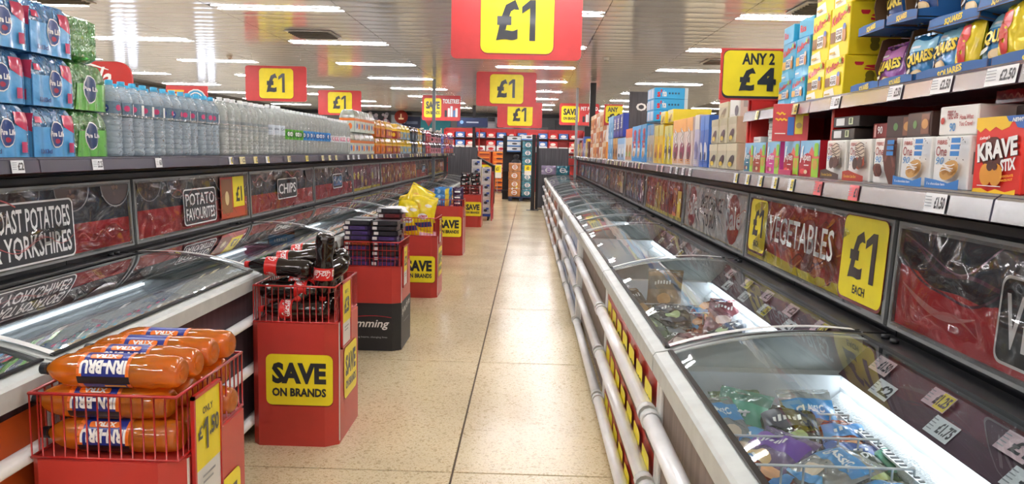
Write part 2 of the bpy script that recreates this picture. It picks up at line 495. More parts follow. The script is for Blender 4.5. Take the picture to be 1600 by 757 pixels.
side_window(1, 18.4, 19.6, 1.0, 2.45); side_window(2, 23.0, 24.4, .8, 2.3)
struct(MB().box(FX0, FX1, FY1 - .06, FY1, 2.86, 2.98, BLACK).build('trim_2'))

# ---------------- ceiling lights
TUBE = M('#fbfaff', .4, emit=TUBE_POWER, key='tube')
def make_light():
    b = MB(); w = PL / 2 - .004
    b.box(-w, w, -.146, .146, .014, .019, M('#f0eee8', .4))
    for q in (-1, 1): b.box(-w, w, q * .146 - .002, q * .146 + .002, -.003, .016, M('#d8d4cc', .4))
    b.box(-w, w, -.05, .05, -.001, .014, M('#cfcac2', .35))
    r = b.build('ceiling_light')
    for q in (-1, 1):
        t = MB(); t.T = Matrix.Translation((0, 0, .003)) @ Matrix.Diagonal((1, 1, .45, 1))
        t.tube([(-.67, q * .098, 0), (.67, q * .098, 0)], .024, TUBE, 6); t.build('tube', r)
    return r
kl = Kind(make_light)
for cx, cn in COLX:
    for k, ry in enumerate(ROWY):
        kl.put('twin tube ceiling light in the %s column, %s from the camera' % (cn, ORD[k]), 'ceiling light', 'twin tube ceiling lights', (cx, ry, CZ))
    for k, ry in enumerate((-2.25, .45, 3.15, 5.85)):
        kl.put('twin tube ceiling light of the %s column, overhead before the frame begins' % cn, 'ceiling light', 'twin tube ceiling lights', (cx, ry, CZ - .021))

# ---------------- ceiling vents and detectors
def make_vent():
    r = MB().box(-.3, .3, -.3, .3, -.012, 0, M('#c4bfb6', .4, .1)).build('ceiling_vent')
    for k in range(7):
        s = MB(); yy = -.24 + k * .08
        s.T = Matrix.Translation((0, yy, -.02)) @ Matrix.Rotation(.6, 4, 'X')
        s.box(-.26, .26, -.022, .022, -.002, .002, M('#8d8880', .5)); s.build('slat', r)
    return r
kv = Kind(make_vent)
kv.put('square slatted ceiling vent above the left shelf, left of the first pound sign', 'vent', 'ceiling vents', (-2.9, 10.35, CZ - .01))
kv.put('square slatted ceiling vent at the upper right above the yellow cereal boxes', 'vent', 'ceiling vents', (2.9, 7.9, CZ - .01))
kv.put('square slatted ceiling vent behind the any two sign', 'vent', 'ceiling vents', (3.0, 12.4, CZ - .01))
kv.put('dark slotted ceiling vent at the top left above the bottles', 'vent', 'ceiling vents', (-5.0, 8.1, CZ - .01))
def make_det():
    r = MB().lathe([(0, -.045), (.035, -.045), (.05, -.02), (.055, 0)], 14, M('#cfcac0', .5)).build('smoke_detector')
    MB().lathe([(0, -.062), (.018, -.062), (.022, -.045)], 10, M('#aaa59c', .5)).build('sensor', r)
    return r
kd = Kind(make_det)
kd.put('round smoke detector on the ceiling left of the pound signs', 'detector', 'smoke detectors', (-5.1, 13.1, CZ - .006))
kd.put('round smoke detector on the ceiling right of the centre aisle', 'detector', 'smoke detectors', (1.15, 12.2, CZ - .006))

# ================================================================ HANGING SIGNS
def hang(o, w, top, yy=0):
    for s in (-1, 1):
        MB().tube([(s * w * .4, yy, top), (s * w * .4, yy, CZ - .01 - o.location.z)], .0025, CHROME, 5).build('hanging_wire', o)
def sign_board(name, label, loc, w, h, art, group=None, rot=0, wires=True, th=.012):
    o = thing(name, label, 'sign', loc, rot, group)
    pts = []; r = .04 * w
    b = MB(); P = []
    for cx, cy, a in ((w / 2 - r, r, -90), (w / 2 - r, h - r, 0), (-w / 2 + r, h - r, 90), (-w / 2 + r, r, 180)):
        for i in range(5):
            t = math.radians(a + 22.5 * i); P.append((cx + r * math.cos(t), cy + r * math.sin(t)))
    b.prism(P, -th / 2, th / 2, SIGNRED, lambda a, c, hh: (a, -hh, c)).build('board', o)
    m = MB(); p = Pr(m, (-w / 2, -th / 2, 0), (1, 0, 0), (0, 0, 1), w=.001, step=.001); art(p, w, h); m.build('print', o)
    if wires: hang(o, w, h)
    return o
def art_pound(p, w, h):
    p.rr(w * .222, h * .065, w * .79, h * .935, ink('#8c1f20'), w * .06)
    p.rr(w * .226, h * .08, w * .785, h * .93, YEL, w * .055)
    p.text('£', w * .345, h * .25, w * .52, h * .79, INK, .022)
    p.text('1', w * .54, h * .25, w * .645, h * .79, INK, .03)
def plain1(p, *a): pass
def one_glyph(p, u0, v0, u1, v1, m):
    a = (u1 - u0); h = v1 - v0
    p.poly([(u1 - a * .42, v0), (u1, v0), (u1, v1), (u1 - a * .42, v1), (u0, v1 - h * .17), (u0, v1 - h * .34), (u1 - a * .42, v1 - h * .2)], m)
def art_pound(p, w, h):
    p.rr(w * .222, h * .065, w * .79, h * .935, ink('#8c1f20'), w * .06)
    p.rr(w * .226, h * .08, w * .785, h * .93, YEL, w * .055)
    p.text('£', w * .345, h * .25, w * .52, h * .79, INK, .028)
    one_glyph(p, w * .54, h * .25, w * .645, h * .79, INK)
SG = 'red hanging price signs'
for lab, px, Y, zb, w in [
    ('largest red pound sign hanging over the aisle at the top of the picture', -.127, 6.03, 2.205, 1.0),
    ('middle red pound sign hanging over the aisle, just below the largest one', -.42, 13.0, 2.25, 1.0),
    ('lowest and farthest red pound sign over the middle of the aisle', -.26, 18.2, 2.06, 1.05),
    ('nearer red pound sign hanging over the bottles on the left', -4.15, 12.6, 2.23, 1.0),
    ('farther red pound sign over the left shelf, partly behind the bottles', -4.42, 17.9, 2.25, 1.0),
    ('red pound sign half hidden behind the any two sign on the right', 3.05, 10.6, 2.08, 1.0)]:
    sign_board('hanging_sign', lab, (px, Y, zb), w, w * .565, art_pound, SG)
def art_save(sub):
    def a(p, w, h):
        p.rr(w * .05, h * .12, w * .50, h * .88, YEL, w * .05)
        p.text('SAVE', w * .10, h * .46, w * .46, h * .76, INK, .03)
        p.text('ON BRANDS', w * .10, h * .24, w * .46, h * .38, INK, .02)
        p.text(sub, w * .54, h * .68, w * .97, h * .86, INKW, .02)
        for i, (c, x) in enumerate((('#33363c', .62), ('#f0f0f0', .70), ('#e6e9f0', .77), ('#5a7fb4', .84), ('#f4f4f4', .90))):
            p.rr(w * (x - .03), h * .15, w * (x + .03), h * (.42 + .08 * (i % 3)), ink(c), w * .012)
    return a
sign_board('hanging_sign', 'red hanging sign reading toiletries above the far end of the left shelf', (-2.38, 20.6, 2.28), 1.02, .66, art_save('TOILETRIES'), 'save on brands hanging signs')
sign_board('hanging_sign', 'red hanging sign reading pet food above the far end of the right shelf', (1.25, 20.2, 2.22), 1.02, .56, art_save('PET FOOD'), 'save on brands hanging signs')

# ================================================================ CHEST FREEZERS
def fprofile(x):   # lid height across the depth, x from 0 (front) to .62 (rear)
    t = x / .62
    return .012 + .075 * t + .036 * 4 * t * (1 - t)
def freezer(side, y0, y1, label, wood, promo=None, led=True, mid=True, detail=2, xf=None, zt=.84, post_w=.04):
    """side=+1 right row (front faces -X), -1 left row. local x: depth from the front, local y: along"""
    x_front = xf if xf is not None else (.43 if side > 0 else -1.38)
    o = thing('chest_freezer', label, 'freezer', (x_front, y0, 0), 0, 'chest freezers in the %s row' % ('right' if side > 0 else 'left'))
    L = y1 - y0 - .012
    S = side
    def X(a): return S * a
    def bx(b, a0, a1, c0, c1, z0, z1, m, ch=None):
        q = (min(X(a0), X(a1)), max(X(a0), X(a1)))
        if ch: b.cbox(q[0], q[1], c0, c1, z0, z1, m, ch)
        else: b.box(q[0], q[1], c0, c1, z0, z1, m)
    b = MB()                                                       # hollow cabinet
    bx(b, .04, .09, 0, L, .10, .775, WHITE); bx(b, .72, .78, 0, L, .10, .90, WHITE)
    bx(b, .09, .72, 0, .05, .10, .80, WHITE); bx(b, .09, .72, L - .05, L, .10, .80, WHITE)
    bx(b, .09, .72, .05, L - .05, .10, .28, WHITE)
    b.build('cabinet', o)
    f = MB(); bx(f, .034, .04, .04, L - .04, .12, .77, wood); f.build('front_panel', o)
    for c, pw in ((0.0, post_w), (L - .04, .04)):
        p = MB(); bx(p, .026 - (pw > .05) * .03, .045, c, c + pw, .10, .775, WHITE, .003); p.build('corner_post', o)
    k = MB(); bx(k, .10, .70, .03, L - .03, 0, .10, DARK); k.build('plinth', o)
    li = MB()                                                      # inner lining
    bx(li, .091, .10, .05, L - .05, .28, .80, LINER); bx(li, .60, .61, .05, L - .05, .28, .80, LINER)
    bx(li, .10, .60, .051, .06, .28, .80, LINER); bx(li, .10, .60, L - .06, L - .051, .28, .80, LINER)
    bx(li, .10, .60, .06, L - .06, .281, .30, LINER)
    li.build('lining', o)
    fr = MB()                                                      # ridge of frost along the rear wall
    def fz(u, v):
        a = PI * v
        return (X(.60 - .05 * math.sin(a) * (1 + .15 * math.sin(u * 23))), .07 + (L - .14) * u, .64 + .11 * v + .003 * math.sin(u * 60))
    fr.grid(fz, 24, 8, FROST); fr.build('frost_ridge', o)
    t = MB()                                                       # front top rail with sloping top
    t.prism([(0, .775), (.045, .775), (.06, .852), (.008, .842), (0, .832)], 0, L, RAILGREY, lambda a, c, h: (X(a), h, c))
    t.build('top_rail', o)
    g2 = MB(); bx(g2, .045, .052, 0.01, L - .01, .765, .778, BLACK); bx(g2, .022, .034, .0, L, .768, .776, M('#7b6f63', .4)); g2.build('rail_seal', o)
    for c0, c1 in ((0, .04), (L - .04, L)):                        # end rails
        e = MB()
        e.grid(lambda u, v, c0=c0, c1=c1: (X(.03 + .66 * u), c0 + (c1 - c0) * v, zt - .012 + fprofile(.62 * u)), 12, 1, RAILGREY)
        e.grid(lambda u, v, c0=c0, c1=c1: (X(.03 + .66 * u), c0 if c0 == 0 else c1, zt - .06 + (fprofile(.62 * u) + .048) * v), 12, 1, RAILGREY)
        e.build('end_rail', o)
    rb = MB()                                                      # black rear trough
    bx(rb, .69, .78, 0, L, .885, .93, BLACK, .004); rb.build('rear_rail', o)
    ts = MB()                                                      # inner sloping price rail
    ts.prism([(.60, .80), (.69, .895), (.70, .885), (.61, .79)], .04, L - .04, M('#4a2a3a', .3), lambda a, c, h: (X(a), h, c))
    pr_o = ts.build('price_rail', o)
    if detail >= 1:
        prices = ['£2', '£1.75', '£1', '£1.50', '£1.25', '£1', '£2.50', '£1']
        n = 5
        for i in range(n):
            m = MB(); c = .2 + (L - .5) * (n - 1 - i if S > 0 else i) / (n - 1)
            u = Vector((0, -S, 0)); v = Vector((S * .09, 0, .095)).normalized()
            org = Vector((X(.602), c, .8025))
            p = Pr(m, org, u, v, w=.002, step=.001)
            for rw, (du, v0, v1) in enumerate(((0, .008, .062), (-.09, .068, .122))):
                p.rect(-.055 + du, v0, .055 + du, v1, ink('#eceef0' if rw == 0 else '#e2c2c8'))  # upper pinkish row paints in the reflection of the tickets below
                if (i + rw) % 3 == 2: p.rect(.0 + du, v0 + .002, .053 + du, v1 - .002, ink('#f0d93a'))
                p.text(prices[(i + int(y0) + rw * 3) % 8], -.012 + du, v0 + .01, .05 + du, v1 - .008, INK, .02)
                for q in range(4): p.rect(-.05 + du, v0 + .01 + .01 * q, -.026 + du, v0 + .013 + .01 * q, ink('#9aa0a4'))
            m.build('price_ticket', pr_o)
    if led:
        ld = MB(); bx(ld, .585, .598, .08, L - .08, .775, .787, M('#f2f8ff', .4, emit=LED_POWER, key='led')); ld.build('light_strip', o)
    # bumper tubes
    for z in (.10, .37, .62):
        BX = -.005 if S > 0 else .012
        bt = MB(); bt.tube([(X(BX), .03, z), (X(BX), L - .03, z)], .029 if S > 0 else .024, M('#f1f2f2', .28, coat=.4), 12)
        bo = bt.build('bumper_rail', o)
        for c in (.03, L - .03):
            cc = MB(); cc.tube([(X(BX), c - .022, z), (X(BX), c + .022, z)], .034 if S > 0 else .027, M('#d6d8d6', .35), 12)
            cc.box(min(X(BX), X(.036)), max(X(BX), X(.036)), c - .012, c + .012, z - .016, z + .016, M('#d6d8d6', .35))
            cc.build('end_cap', bo)
    # curved sliding lids
    nl = 2 if mid else 1
    for i in range(nl):
        c0 = .02 + (L - .04) * i / nl; c1 = .02 + (L - .04) * (i + 1) / nl
        dz = .006 * i
        g = MB()
        g.grid(lambda u, v: (X(.052 + .636 * u), c0 + (c1 - c0) * v, zt + dz + fprofile(.62 * u)), 16, 1, GLASS)
        go = g.build('glass_lid', o)
        fb = MB()
        for c, wd in ((c0 + .012, .015), (c1 - .012, .010)):
            fb.grid(lambda u, v: (X(.048 + .645 * u), c + wd * (v * 2 - 1), zt + dz + .004 + fprofile(.62 * u)), 16, 1, WHITE if c == c0 + .012 else BLACK)
        for e_, a in ((0, .052), (1, .682)):
            zz = zt + dz + .003 + fprofile(.62 * e_)
            bx(fb, a - .008, a + .008, c0, c1, zz - .002, zz + .005, BLACK)
        fb.build('lid_frame', go)
        if detail >= 1:
            for dd in (.05, .11):
                hd = MB(); hd.lathe([(0, 0), (.014, 0), (.014, .012), (0, .014)], 8, DARK, lambda x, y_, z: (X(.73) + x, c1 - dd + y_, .93 + z)); hd.build('lid_stop', o)
    if promo: promo(o, S, L)
    return o
def promo_rows(n=7):
    def f(o, S, L):
        for z0, z1, a0, a1 in ((.535, .755, .02, L), (.235, .455, .02, L), (.015, .17, .02, L)):
            m = MB()
            org = (S * .0335, L - .02 if S > 0 else .02, z0); u = (0, -S, 0)
            p = Pr(m, org, u, (0, 0, 1), w=.002, step=.0012)
            W = L - .06; hh = z1 - z0
            p.rect(0, 0, W, hh, CARDRED)
            st = W / n
            for i in range(n):
                x = st * (i + .18)
                p.rr(x, hh * .06, x + st * .66, hh * (.72 if z0 > .5 else .92), YEL, .018)
                p.text('£1', x + st * .12, hh * .2, x + st * .54, hh * .5, INK, .03)
            m.build('promo_strip', o)
    return f
def promo_flat(cols_):
    def f(o, S, L):
        n = len(cols_)
        for z0, z1 in ((.535, .755), (.235, .455), (.015, .17)):
            m = MB(); p = Pr(m, (S * .0335, L - .02 if S > 0 else .02, z0), (0, -S, 0), (0, 0, 1), w=.002, step=.0012)
            for i, c in enumerate(cols_):
                p.rect((L - .04) * i / n, 0, (L - .04) * (i + .94) / n, z1 - z0, ink(c))
                p.disc((L - .04) * (i + .5) / n, (z1 - z0) * .5, .03, ink('#f1e3b8'), .02, 9)
            m.build('promo_strip', o)
    return f
RY = [.72, 2.53, 4.32, 6.38, 8.1, 9.8, 11.5, 13.2, 14.9, 16.6, 18.3, 20.0]
RN = ['taupe fronted chest freezer nearest the camera on the right, filled with bags',
      'right-hand chest freezer with rows of yellow pound labels along its front',
      'third chest freezer of the right row, with taupe front, nearly empty',
      'fourth right-hand chest freezer, after the broad white end post',
      'fifth right-hand chest freezer, counted from the camera', 'sixth right-hand chest freezer, counted from the camera',
      'seventh right-hand chest freezer, counted from the camera', 'eighth right-hand chest freezer, counted from the camera',
      'ninth right-hand chest freezer, counted from the camera', 'tenth right-hand chest freezer, counted from the camera', 'farthest chest freezer of the right row, by the end panel']
for i in range(11):
    pro = promo_rows(7) if i == 1 else (promo_flat(['#b8c2d4', '#9fb0cc', '#c9ced8']) if i in (3, 4) else (promo_flat(['#c77a3c', '#9c4a2a']) if i in (6, 8) else None))
    freezer(1, RY[i], RY[i + 1], RN[i], WOODR, pro, led=i < 7, post_w=.10 if i == 3 else .04, detail=2 if i < 4 else 0, xf=.43 if i < 3 else .425 - .006 * (i - 3), mid=i >= 3)
LY = [.5, 2.22, 3.95, 5.66, 7.3, 9.0, 10.75, 12.6, 14.7, 16.8, 18.9]
LN = ['chest freezer at the left edge of the picture beside the orange drink bin', 'left-hand chest freezer between the first two dump bins, blue bags inside',
      'left-hand chest freezer behind the cola bin, holding orange and pink packs', 'fourth left-hand chest freezer, behind the boxed bars bin',
      'fifth left-hand chest freezer, beside the yellow bags bin', 'sixth left-hand chest freezer, yellow labels on its front',
      'seventh left-hand chest freezer, counted from the camera', 'eighth left-hand chest freezer, counted from the camera',
      'ninth left-hand chest freezer, counted from the camera', 'farthest chest freezer of the left row, by the end panel']
def promo_orange(o, S, L):
    m = MB(); p = Pr(m, (S * .0335, .02, .14), (0, -S, 0), (0, 0, 1), w=.002)
    p.rect(0, 0, L - .04, .6, M('#b9501c', .5)); m.build('promo_strip', o)
for i in range(10):
    pro = promo_rows(7) if i in (5, 6) else (promo_orange if i == 0 else (promo_flat(['#d8891c', '#c9741a', '#d8a030']) if i in (7, 8) else None))
    freezer(-1, LY[i], LY[i + 1], LN[i], WOODL, pro, led=i < 5, detail=2 if i < 4 else 0, mid=i > 3)

# ================================================================ WALL CASES BEHIND THE FREEZERS, BANNERS, SHELVES
def case(side):
    s = side; X0 = 1.21 if s > 0 else -2.13
    nm = 'right' if s > 0 else 'left'
    o = thing('wall_case', 'long black case rising behind the %s row of freezers, carrying banners and shelf' % nm, 'display case', (X0, 0, 0), 0)
    def bx(name, a0, a1, c0, c1, z0, z1, m):
        return MB().box(min(s * a0, s * a1), max(s * a0, s * a1), c0, c1, z0, z1, m).build(name, o)
    Y0, Y1 = (.5, 20.2)
    bx('case_body', .04, .5, Y0, Y1, 0, 1.36, BLACK)
    # joined black fascia panels below the banners
    for k in range(20):
        y = .55 + k * .98
        bx('fascia_panel', .012, .04, y, y + .975, .90, .952, M('#15161a', .3))
    bx('top_rail', -.01, .04, Y0, Y1, 1.318, 1.342, DARK)
    bx('shelf_underside', -.14, .5, Y0, Y1, 1.362, 1.372, GLOSSBLACK)
    return o
case(1); case(-1)
def banner(side, y0, y1, label, art, z0=.955, z1=1.305, tilt=.04):
    s = side; X0 = 1.205 if s > 0 else -2.125
    W = y1 - y0 - .03; h = z1 - z0
    o = thing('banner_frame', label, 'banner', (X0, y1 - .015 if s > 0 else y0 + .015, z0), 0, 'framed food banners on the %s case' % ('right' if s > 0 else 'left'))
    u = Vector((0, -s, 0)); v = Vector((s * tilt, 0, 1)).normalized(); n = u.cross(v)
    fr = lambda a, b, c: u * a + v * b + n * c
    f = MB(); t = .022
    def slab(a0, a1, b0, b1, c0, c1, m, mb):
        mb.add([fr(a, b, c) for c in (c0, c1) for b in (b0, b1) for a in (a0, a1)], [(0, 2, 3, 1), (4, 5, 7, 6), (0, 1, 5, 4), (2, 6, 7, 3), (0, 4, 6, 2), (1, 3, 7, 5)], m)
    slab(0, W, 0, t, 0, .012, FRAMEGREY, f); slab(0, W, h - t, h, 0, .012, FRAMEGREY, f)
    slab(0, t, t, h - t, 0, .012, FRAMEGREY, f); slab(W - t, W, t, h - t, 0, .012, FRAMEGREY, f)
    f.build('frame', o)
    m = MB(); p = Pr(m, fr=lambda a, b, c: fr(a, b, c), w=.001, step=.0005)
    art(p, W, h); m.build('poster', o)
    g = MB()
    def fm(a, b):
        e = math.sin(PI * a) * math.sin(PI * b)
        wv = .004 * math.sin(9 * a + 5 * b * b + y0) + .004 * math.sin(17 * a - 8 * b + y0 * 3)
        return fr(t * .5 + (W - t) * a, t * .5 + (h - t) * b, .012 + e * (.006 + wv))
    g.grid(fm, 30, 14, FILM); g.build('clear_film', o)
    return o
def foodblob(p, cx, cy, r, cols, rr, n=9):
    for i in range(n):
        a = rr.random() * 2 * PI; d = r * .75 * math.sqrt(rr.random())
        p.disc(cx + d * math.cos(a), cy + d * math.sin(a) * .7, r * (.18 + .2 * rr.random()), ink(rr.choice(cols)), r * (.12 + .14 * rr.random()), 7, rr.random() * 3)
FOODW = ['#c89a5a', '#a8743a', '#d8b87a', '#8a4a2a', '#6e3a22']
def swirl(p, W, h, cols, n, rr, wd=.006):
    for i in range(n):
        u0 = rr.random() * W * .8; L = W * (.12 + .2 * rr.random())
        p.wave(u0, min(u0 + L, W - .02), h * (.1 + .8 * rr.random()), h * .07, 1 + rr.random(), wd * (.5 + rr.random()), ink(rr.choice(cols)), rr.random() * 6, 12)
def art_dark(text1, text2, bx0, bx1, seed, price=False, split=.45, boxh=(.14, .74)):
    def a(p, W, h):
        rr = random.Random(seed)
        p.rect(0, 0, W, h, M('#474b54', .5)); p.poly([(0, 0), (W, 0), (W, h * split), (0, h * (split + .02))], M('#b8353a', .5))
        for k in range(5 if seed != 11 else 0):
            cx = W * (.1 + .2 * k) + .02
            pts = [(cx + .13 * math.cos(PI + PI * i / 12), h - .02 + .10 * math.sin(PI + PI * i / 12)) for i in range(13)]
            p.poly(pts, ink('#5a4c4c')); foodblob(p, cx, h - .045, .05, ['#7a6258', '#8a7264', '#6a5450'], rr, 5)
            p.band([(cx + .135 * math.cos(PI + PI * i / 12), h - .02 + .108 * math.sin(PI + PI * i / 12)) for i in range(13)], .006, ink('#8d9090'))
        b0, b1 = boxh
        p.rr(W * bx0 - .008, h * b0 - .008, W * bx1 + .008, h * b1 + .008, INKW, .03)
        p.rr(W * bx0, h * b0, W * bx1, h * b1, M('#2b2d31', .5), .025)
        mm = .022
        if text2:
            p.text(text1, W * bx0 + mm, h * (b0 + b1) / 2 + .008, W * bx1 - mm, h * b1 - .02, INKW, .0)
            p.text(text2, W * bx0 + mm, h * b0 + .02, W * bx1 - mm, h * (b0 + b1) / 2 - .008, INKW, .0)
        elif not text1:
            p.rr(W * bx0 + .02, h * b0 + .02, W * bx1 - .02, h * b1 - .02, ink('#3f78a8'), .02); p.wave(W * bx0 + .03, W * bx1 - .03, h * (b0 + b1) / 2, .02, 2, .012, INKW)
        else: p.text(text1, W * bx0 + mm, h * b0 + .035, W * bx1 - mm, h * b1 - .035, INKW, .0)
        if price:
            p.rect(W * .67, h * .1, W * .93, h * .92, ink('#bf3c28')); p.rect(W * .68, h * .2, W * .79, h * .88, ink('#8f5b3a'))
            p.disc(W * .735, h * .5, .035, ink('#e6cf9a'), .05); p.rect(W * .80, h * .30, W * .925, h * .92, YEL)
            p.text('£1', W * .83, h * .40, W * .90, h * .72, INK, .02)
        swirl(p, W, h, ['#7d2226', '#d06a68'] if seed != 11 else ['#6c3a50', '#2e2c36', '#c96a66', '#8a5a78', '#d88a84'], 6 if seed != 11 else 16, rr, .004 if seed != 11 else .009)
    return a
def art_strip(bg, cols, seed, n=12, yellow=True):
    def a(p, W, h):
        rr = random.Random(seed)
        p.rect(0, 0, W, h, M(bg, .5))
        if yellow: p.rect(0, 0, W, h * .16, YELD)
        for i in range(n):
            x = .03 + (W - .06) * i / n; w = (W - .06) / n * .8
            p.rect(x, h * .15, x + w, h * (.75 + .15 * rr.random()), ink(rr.choice(cols)))
            p.wave(x, x + w, h * (.3 + .4 * rr.random()), .02, 1, .012, ink(rr.choice(['#f4e04a', '#ffffff', '#e8772a', '#d02030'])), rr.random() * 6, 8)
            p.disc(x + w / 2, h * (.3 + .3 * rr.random()), w * .3, ink(rr.choice(['#f4e04a', '#ffffff', '#e8b04a', '#7a2a5a'])), None, 8)
    return a
def art_veg(p, W, h):
    p.rect(0, 0, W, h, M('#b0352e', .5)); rr = random.Random(3)
    p.poly([(0, 0), (W, 0), (W, h * .2), (W * .5, h * .16), (W * .12, h * .24), (0, h * .3)], YELD)
    for x, c in ((.42, '#c8501e'), (.48, '#b84018'), (.55, '#7a1c18'), (.62, '#cf6a28'), (.7, '#8a2018')):
        p.disc(W * x, h * .35, .05, ink(c), .09, 12, x * 4)
    swirl(p, W, h, ['#7a1a18', '#c45040', '#d88a50'], 16, rr, .006)
    for x0, x1, v0, v1 in ((.03, .2, .16, .93), (.77, .985, .1, .97)):
        p.rr(W * x0 - .008, h * v0 - .012, W * x1 + .004, h * v1 + .004, ink('#6c1512'), .035); p.rr(W * x0, h * v0, W * x1, h * v1, YEL, .035)
        ww = W * (x1 - x0)
        p.text('£', W * x0 + ww * .2, h * (v0 + .22), W * x0 + ww * .54, h * (v1 - .14), INK, .02)
        one_glyph(p, W * x0 + ww * .56, h * (v0 + .22), W * x0 + ww * .8, h * (v1 - .14), INK)
        p.text('EACH', W * x0 + ww * .36, h * (v0 + .07), W * x0 + ww * .64, h * (v0 + .16), INK, .01)
    p.text('VEGETABLES', W * .235, h * .4, W * .72, h * .76, INKW, -.005)
def art_sale(p, W, h):
    p.rect(0, 0, W, h, M('#d4d1ce', .5)); rr = random.Random(5)
    for c in (.15, .82):
        p.disc(W * c, h * .5, .15, ink('#b02a2a'), .15); p.text('Sale', W * c - .17, h * .32, W * c + .17, h * .72, INKW, .01, rot=.12)
    p.text('LAST CHANCE', W * .32, h * .54, W * .66, h * .8, INK, -.005); p.text('TO BUY', W * .38, h * .2, W * .6, h * .46, INK, -.005)
    p.rect(0, 0, W, h * .07, ink('#d9c64a'))
    swirl(p, W, h, ['#e8e6e4', '#a8a4a2', '#e8a090'], 6, rr, .005)
def art_veggie(p, W, h):
    p.rect(0, 0, W, h, M('#43454d', .5)); p.poly([(0, 0), (W, 0), (W, h * .42), (W * .5, h * .44), (W * .25, h * .52), (0, h * .62)], M('#b8353a', .5))
    for k, (c, y, wd) in enumerate((('#33323a', .9, .03), ('#6a4258', .8, .012), ('#2c2c34', .72, .035), ('#5c3a4a', .66, .008), ('#8a6a80', .93, .005))):
        p.band([(W * (.02 + .30 * i / 20), h * (y - .16 * (1 - math.cos(i / 20 * PI * (1.1 + .2 * k))) * (.5 + .1 * k) + .05 * math.sin(i * .45 + k))) for i in range(21)], wd, ink(c))
    p.band([(W * (.03 + .24 * i / 16), h * (.46 - .18 * math.sin(i / 16 * PI * .8))) for i in range(17)], [.002 + .02 * math.sin(PI * i / 16) for i in range(17)], ink('#cf8a88'))
    p.band([(W * (.12 + .16 * i / 16), h * (.22 + .10 * math.sin(i / 16 * PI))) for i in range(17)], [.002 + .008 * math.sin(PI * i / 16) for i in range(17)], ink('#cf7a78'))
    p.rr(W * .33 - .008, h * .14 - .008, W * .75, h * .74 + .008, INKW, .03); p.rr(W * .33, h * .14, W * .75 - .008, h * .74, M('#2b2d31', .5), .025)
    p.text('VEGETARIAN', W * .33 + .02, h * .24, W * .75 - .03, h * .64, INKW, .0)
RB = [.78, 2.53, 4.23, 5.98, 7.95, 9.72, 11.6, 13.4, 15.2, 17.0, 18.8]
rart = [art_veggie, art_veg, art_sale,
        art_strip('#9b2a2c', ['#e0b52a', '#c2342e', '#8a2a4a', '#d86a2a', '#b01e28'], 21, 10),
        art_strip('#3a3438', ['#6a7a9a', '#4a2a3a', '#7a4a6a', '#3a5a8a', '#a8a0a0'], 22, 12, False),
        art_strip('#3a3030', ['#8a5a4a', '#b8a898', '#a06030', '#6a7a8a'], 23, 12, False),
        art_strip('#2f3036', ['#8aa0c0', '#3a3a44', '#a8a8b0', '#5a5a6a'], 24, 12, False), art_strip('#2f3036', ['#7a90b8', '#3a3a44', '#a8b8c8'], 25, 12, False),
        art_strip('#2f3036', ['#6a98c8', '#3a3a44', '#98a8b8'], 26, 12, False), art_strip('#33343a', ['#5a88b8', '#44444e'], 27, 12, False)]
rlab = ['dark and red banner at the right edge with a white outlined box', 'red and yellow banner reading vegetables on the right case',
        'pale grey banner reading sale and last chance to buy', 'red and gold striped banner next beyond the sale banner',
        'dark banner with purple and blue stripes beyond the red and gold one', 'dark banner with brown and orange stripes on the right case',
        'seventh banner along the right case, dark with grey blue strips', 'eighth banner along the right case, dark with blue strips',
        'ninth banner along the right case, dark with pale blue strips', 'farthest banner on the right case']
for i in range(10): banner(1, RB[i], RB[i + 1], rlab[i], rart[i])
LB = [2.2, 4.07, 5.79, 7.55, 9.22, 10.97, 12.7, 14.4, 16.1, 19.0]
lart = [art_dark('ROAST POTATOES', '& YORKSHIRES', .39, .70, 31, boxh=(.08, .8)), art_dark('POTATO', 'FAVOURITES', .34, .62, 32, True, .48),
        art_dark('CHIPS', None, .36, .66, 33, boxh=(.3, .75)), art_dark('', None, .42, .66, 34, boxh=(.32, .72)),
        art_strip('#8a3a5a', ['#c9b02a', '#a04068', '#7a3a5a', '#b8a0a8'], 35, 8), art_strip('#a03040', ['#c04a4a', '#c8702a', '#8a3050', '#d8a040'], 36, 10, False),
        art_strip('#a83838', ['#d8702a', '#c03a4a', '#e0a030'], 37, 10, False), art_dark('', None, .4, .7, 38, boxh=(.3, .7)),
        art_strip('#7a2a3a', ['#b04a3a', '#6a2a4a', '#c08a3a'], 39, 12)]
llab = ['red and charcoal banner reading potatoes and yorkshires at the left edge', 'banner reading potato favourites with a yellow pound price',
        'red and charcoal banner reading chips', 'charcoal and pink banner with a small blue boxed title beyond the chips banner',
        'yellow and purple framed banner beyond the small boxed title', 'sixth banner along the left case, red and orange strips',
        'seventh banner along the left case, bright orange and red strips', 'dark banner with one small bright box near the far left end',
        'farthest banner on the left case, dark red strips']
for i in range(9): banner(-1, LB[i], LB[i + 1], llab[i], lart[i])

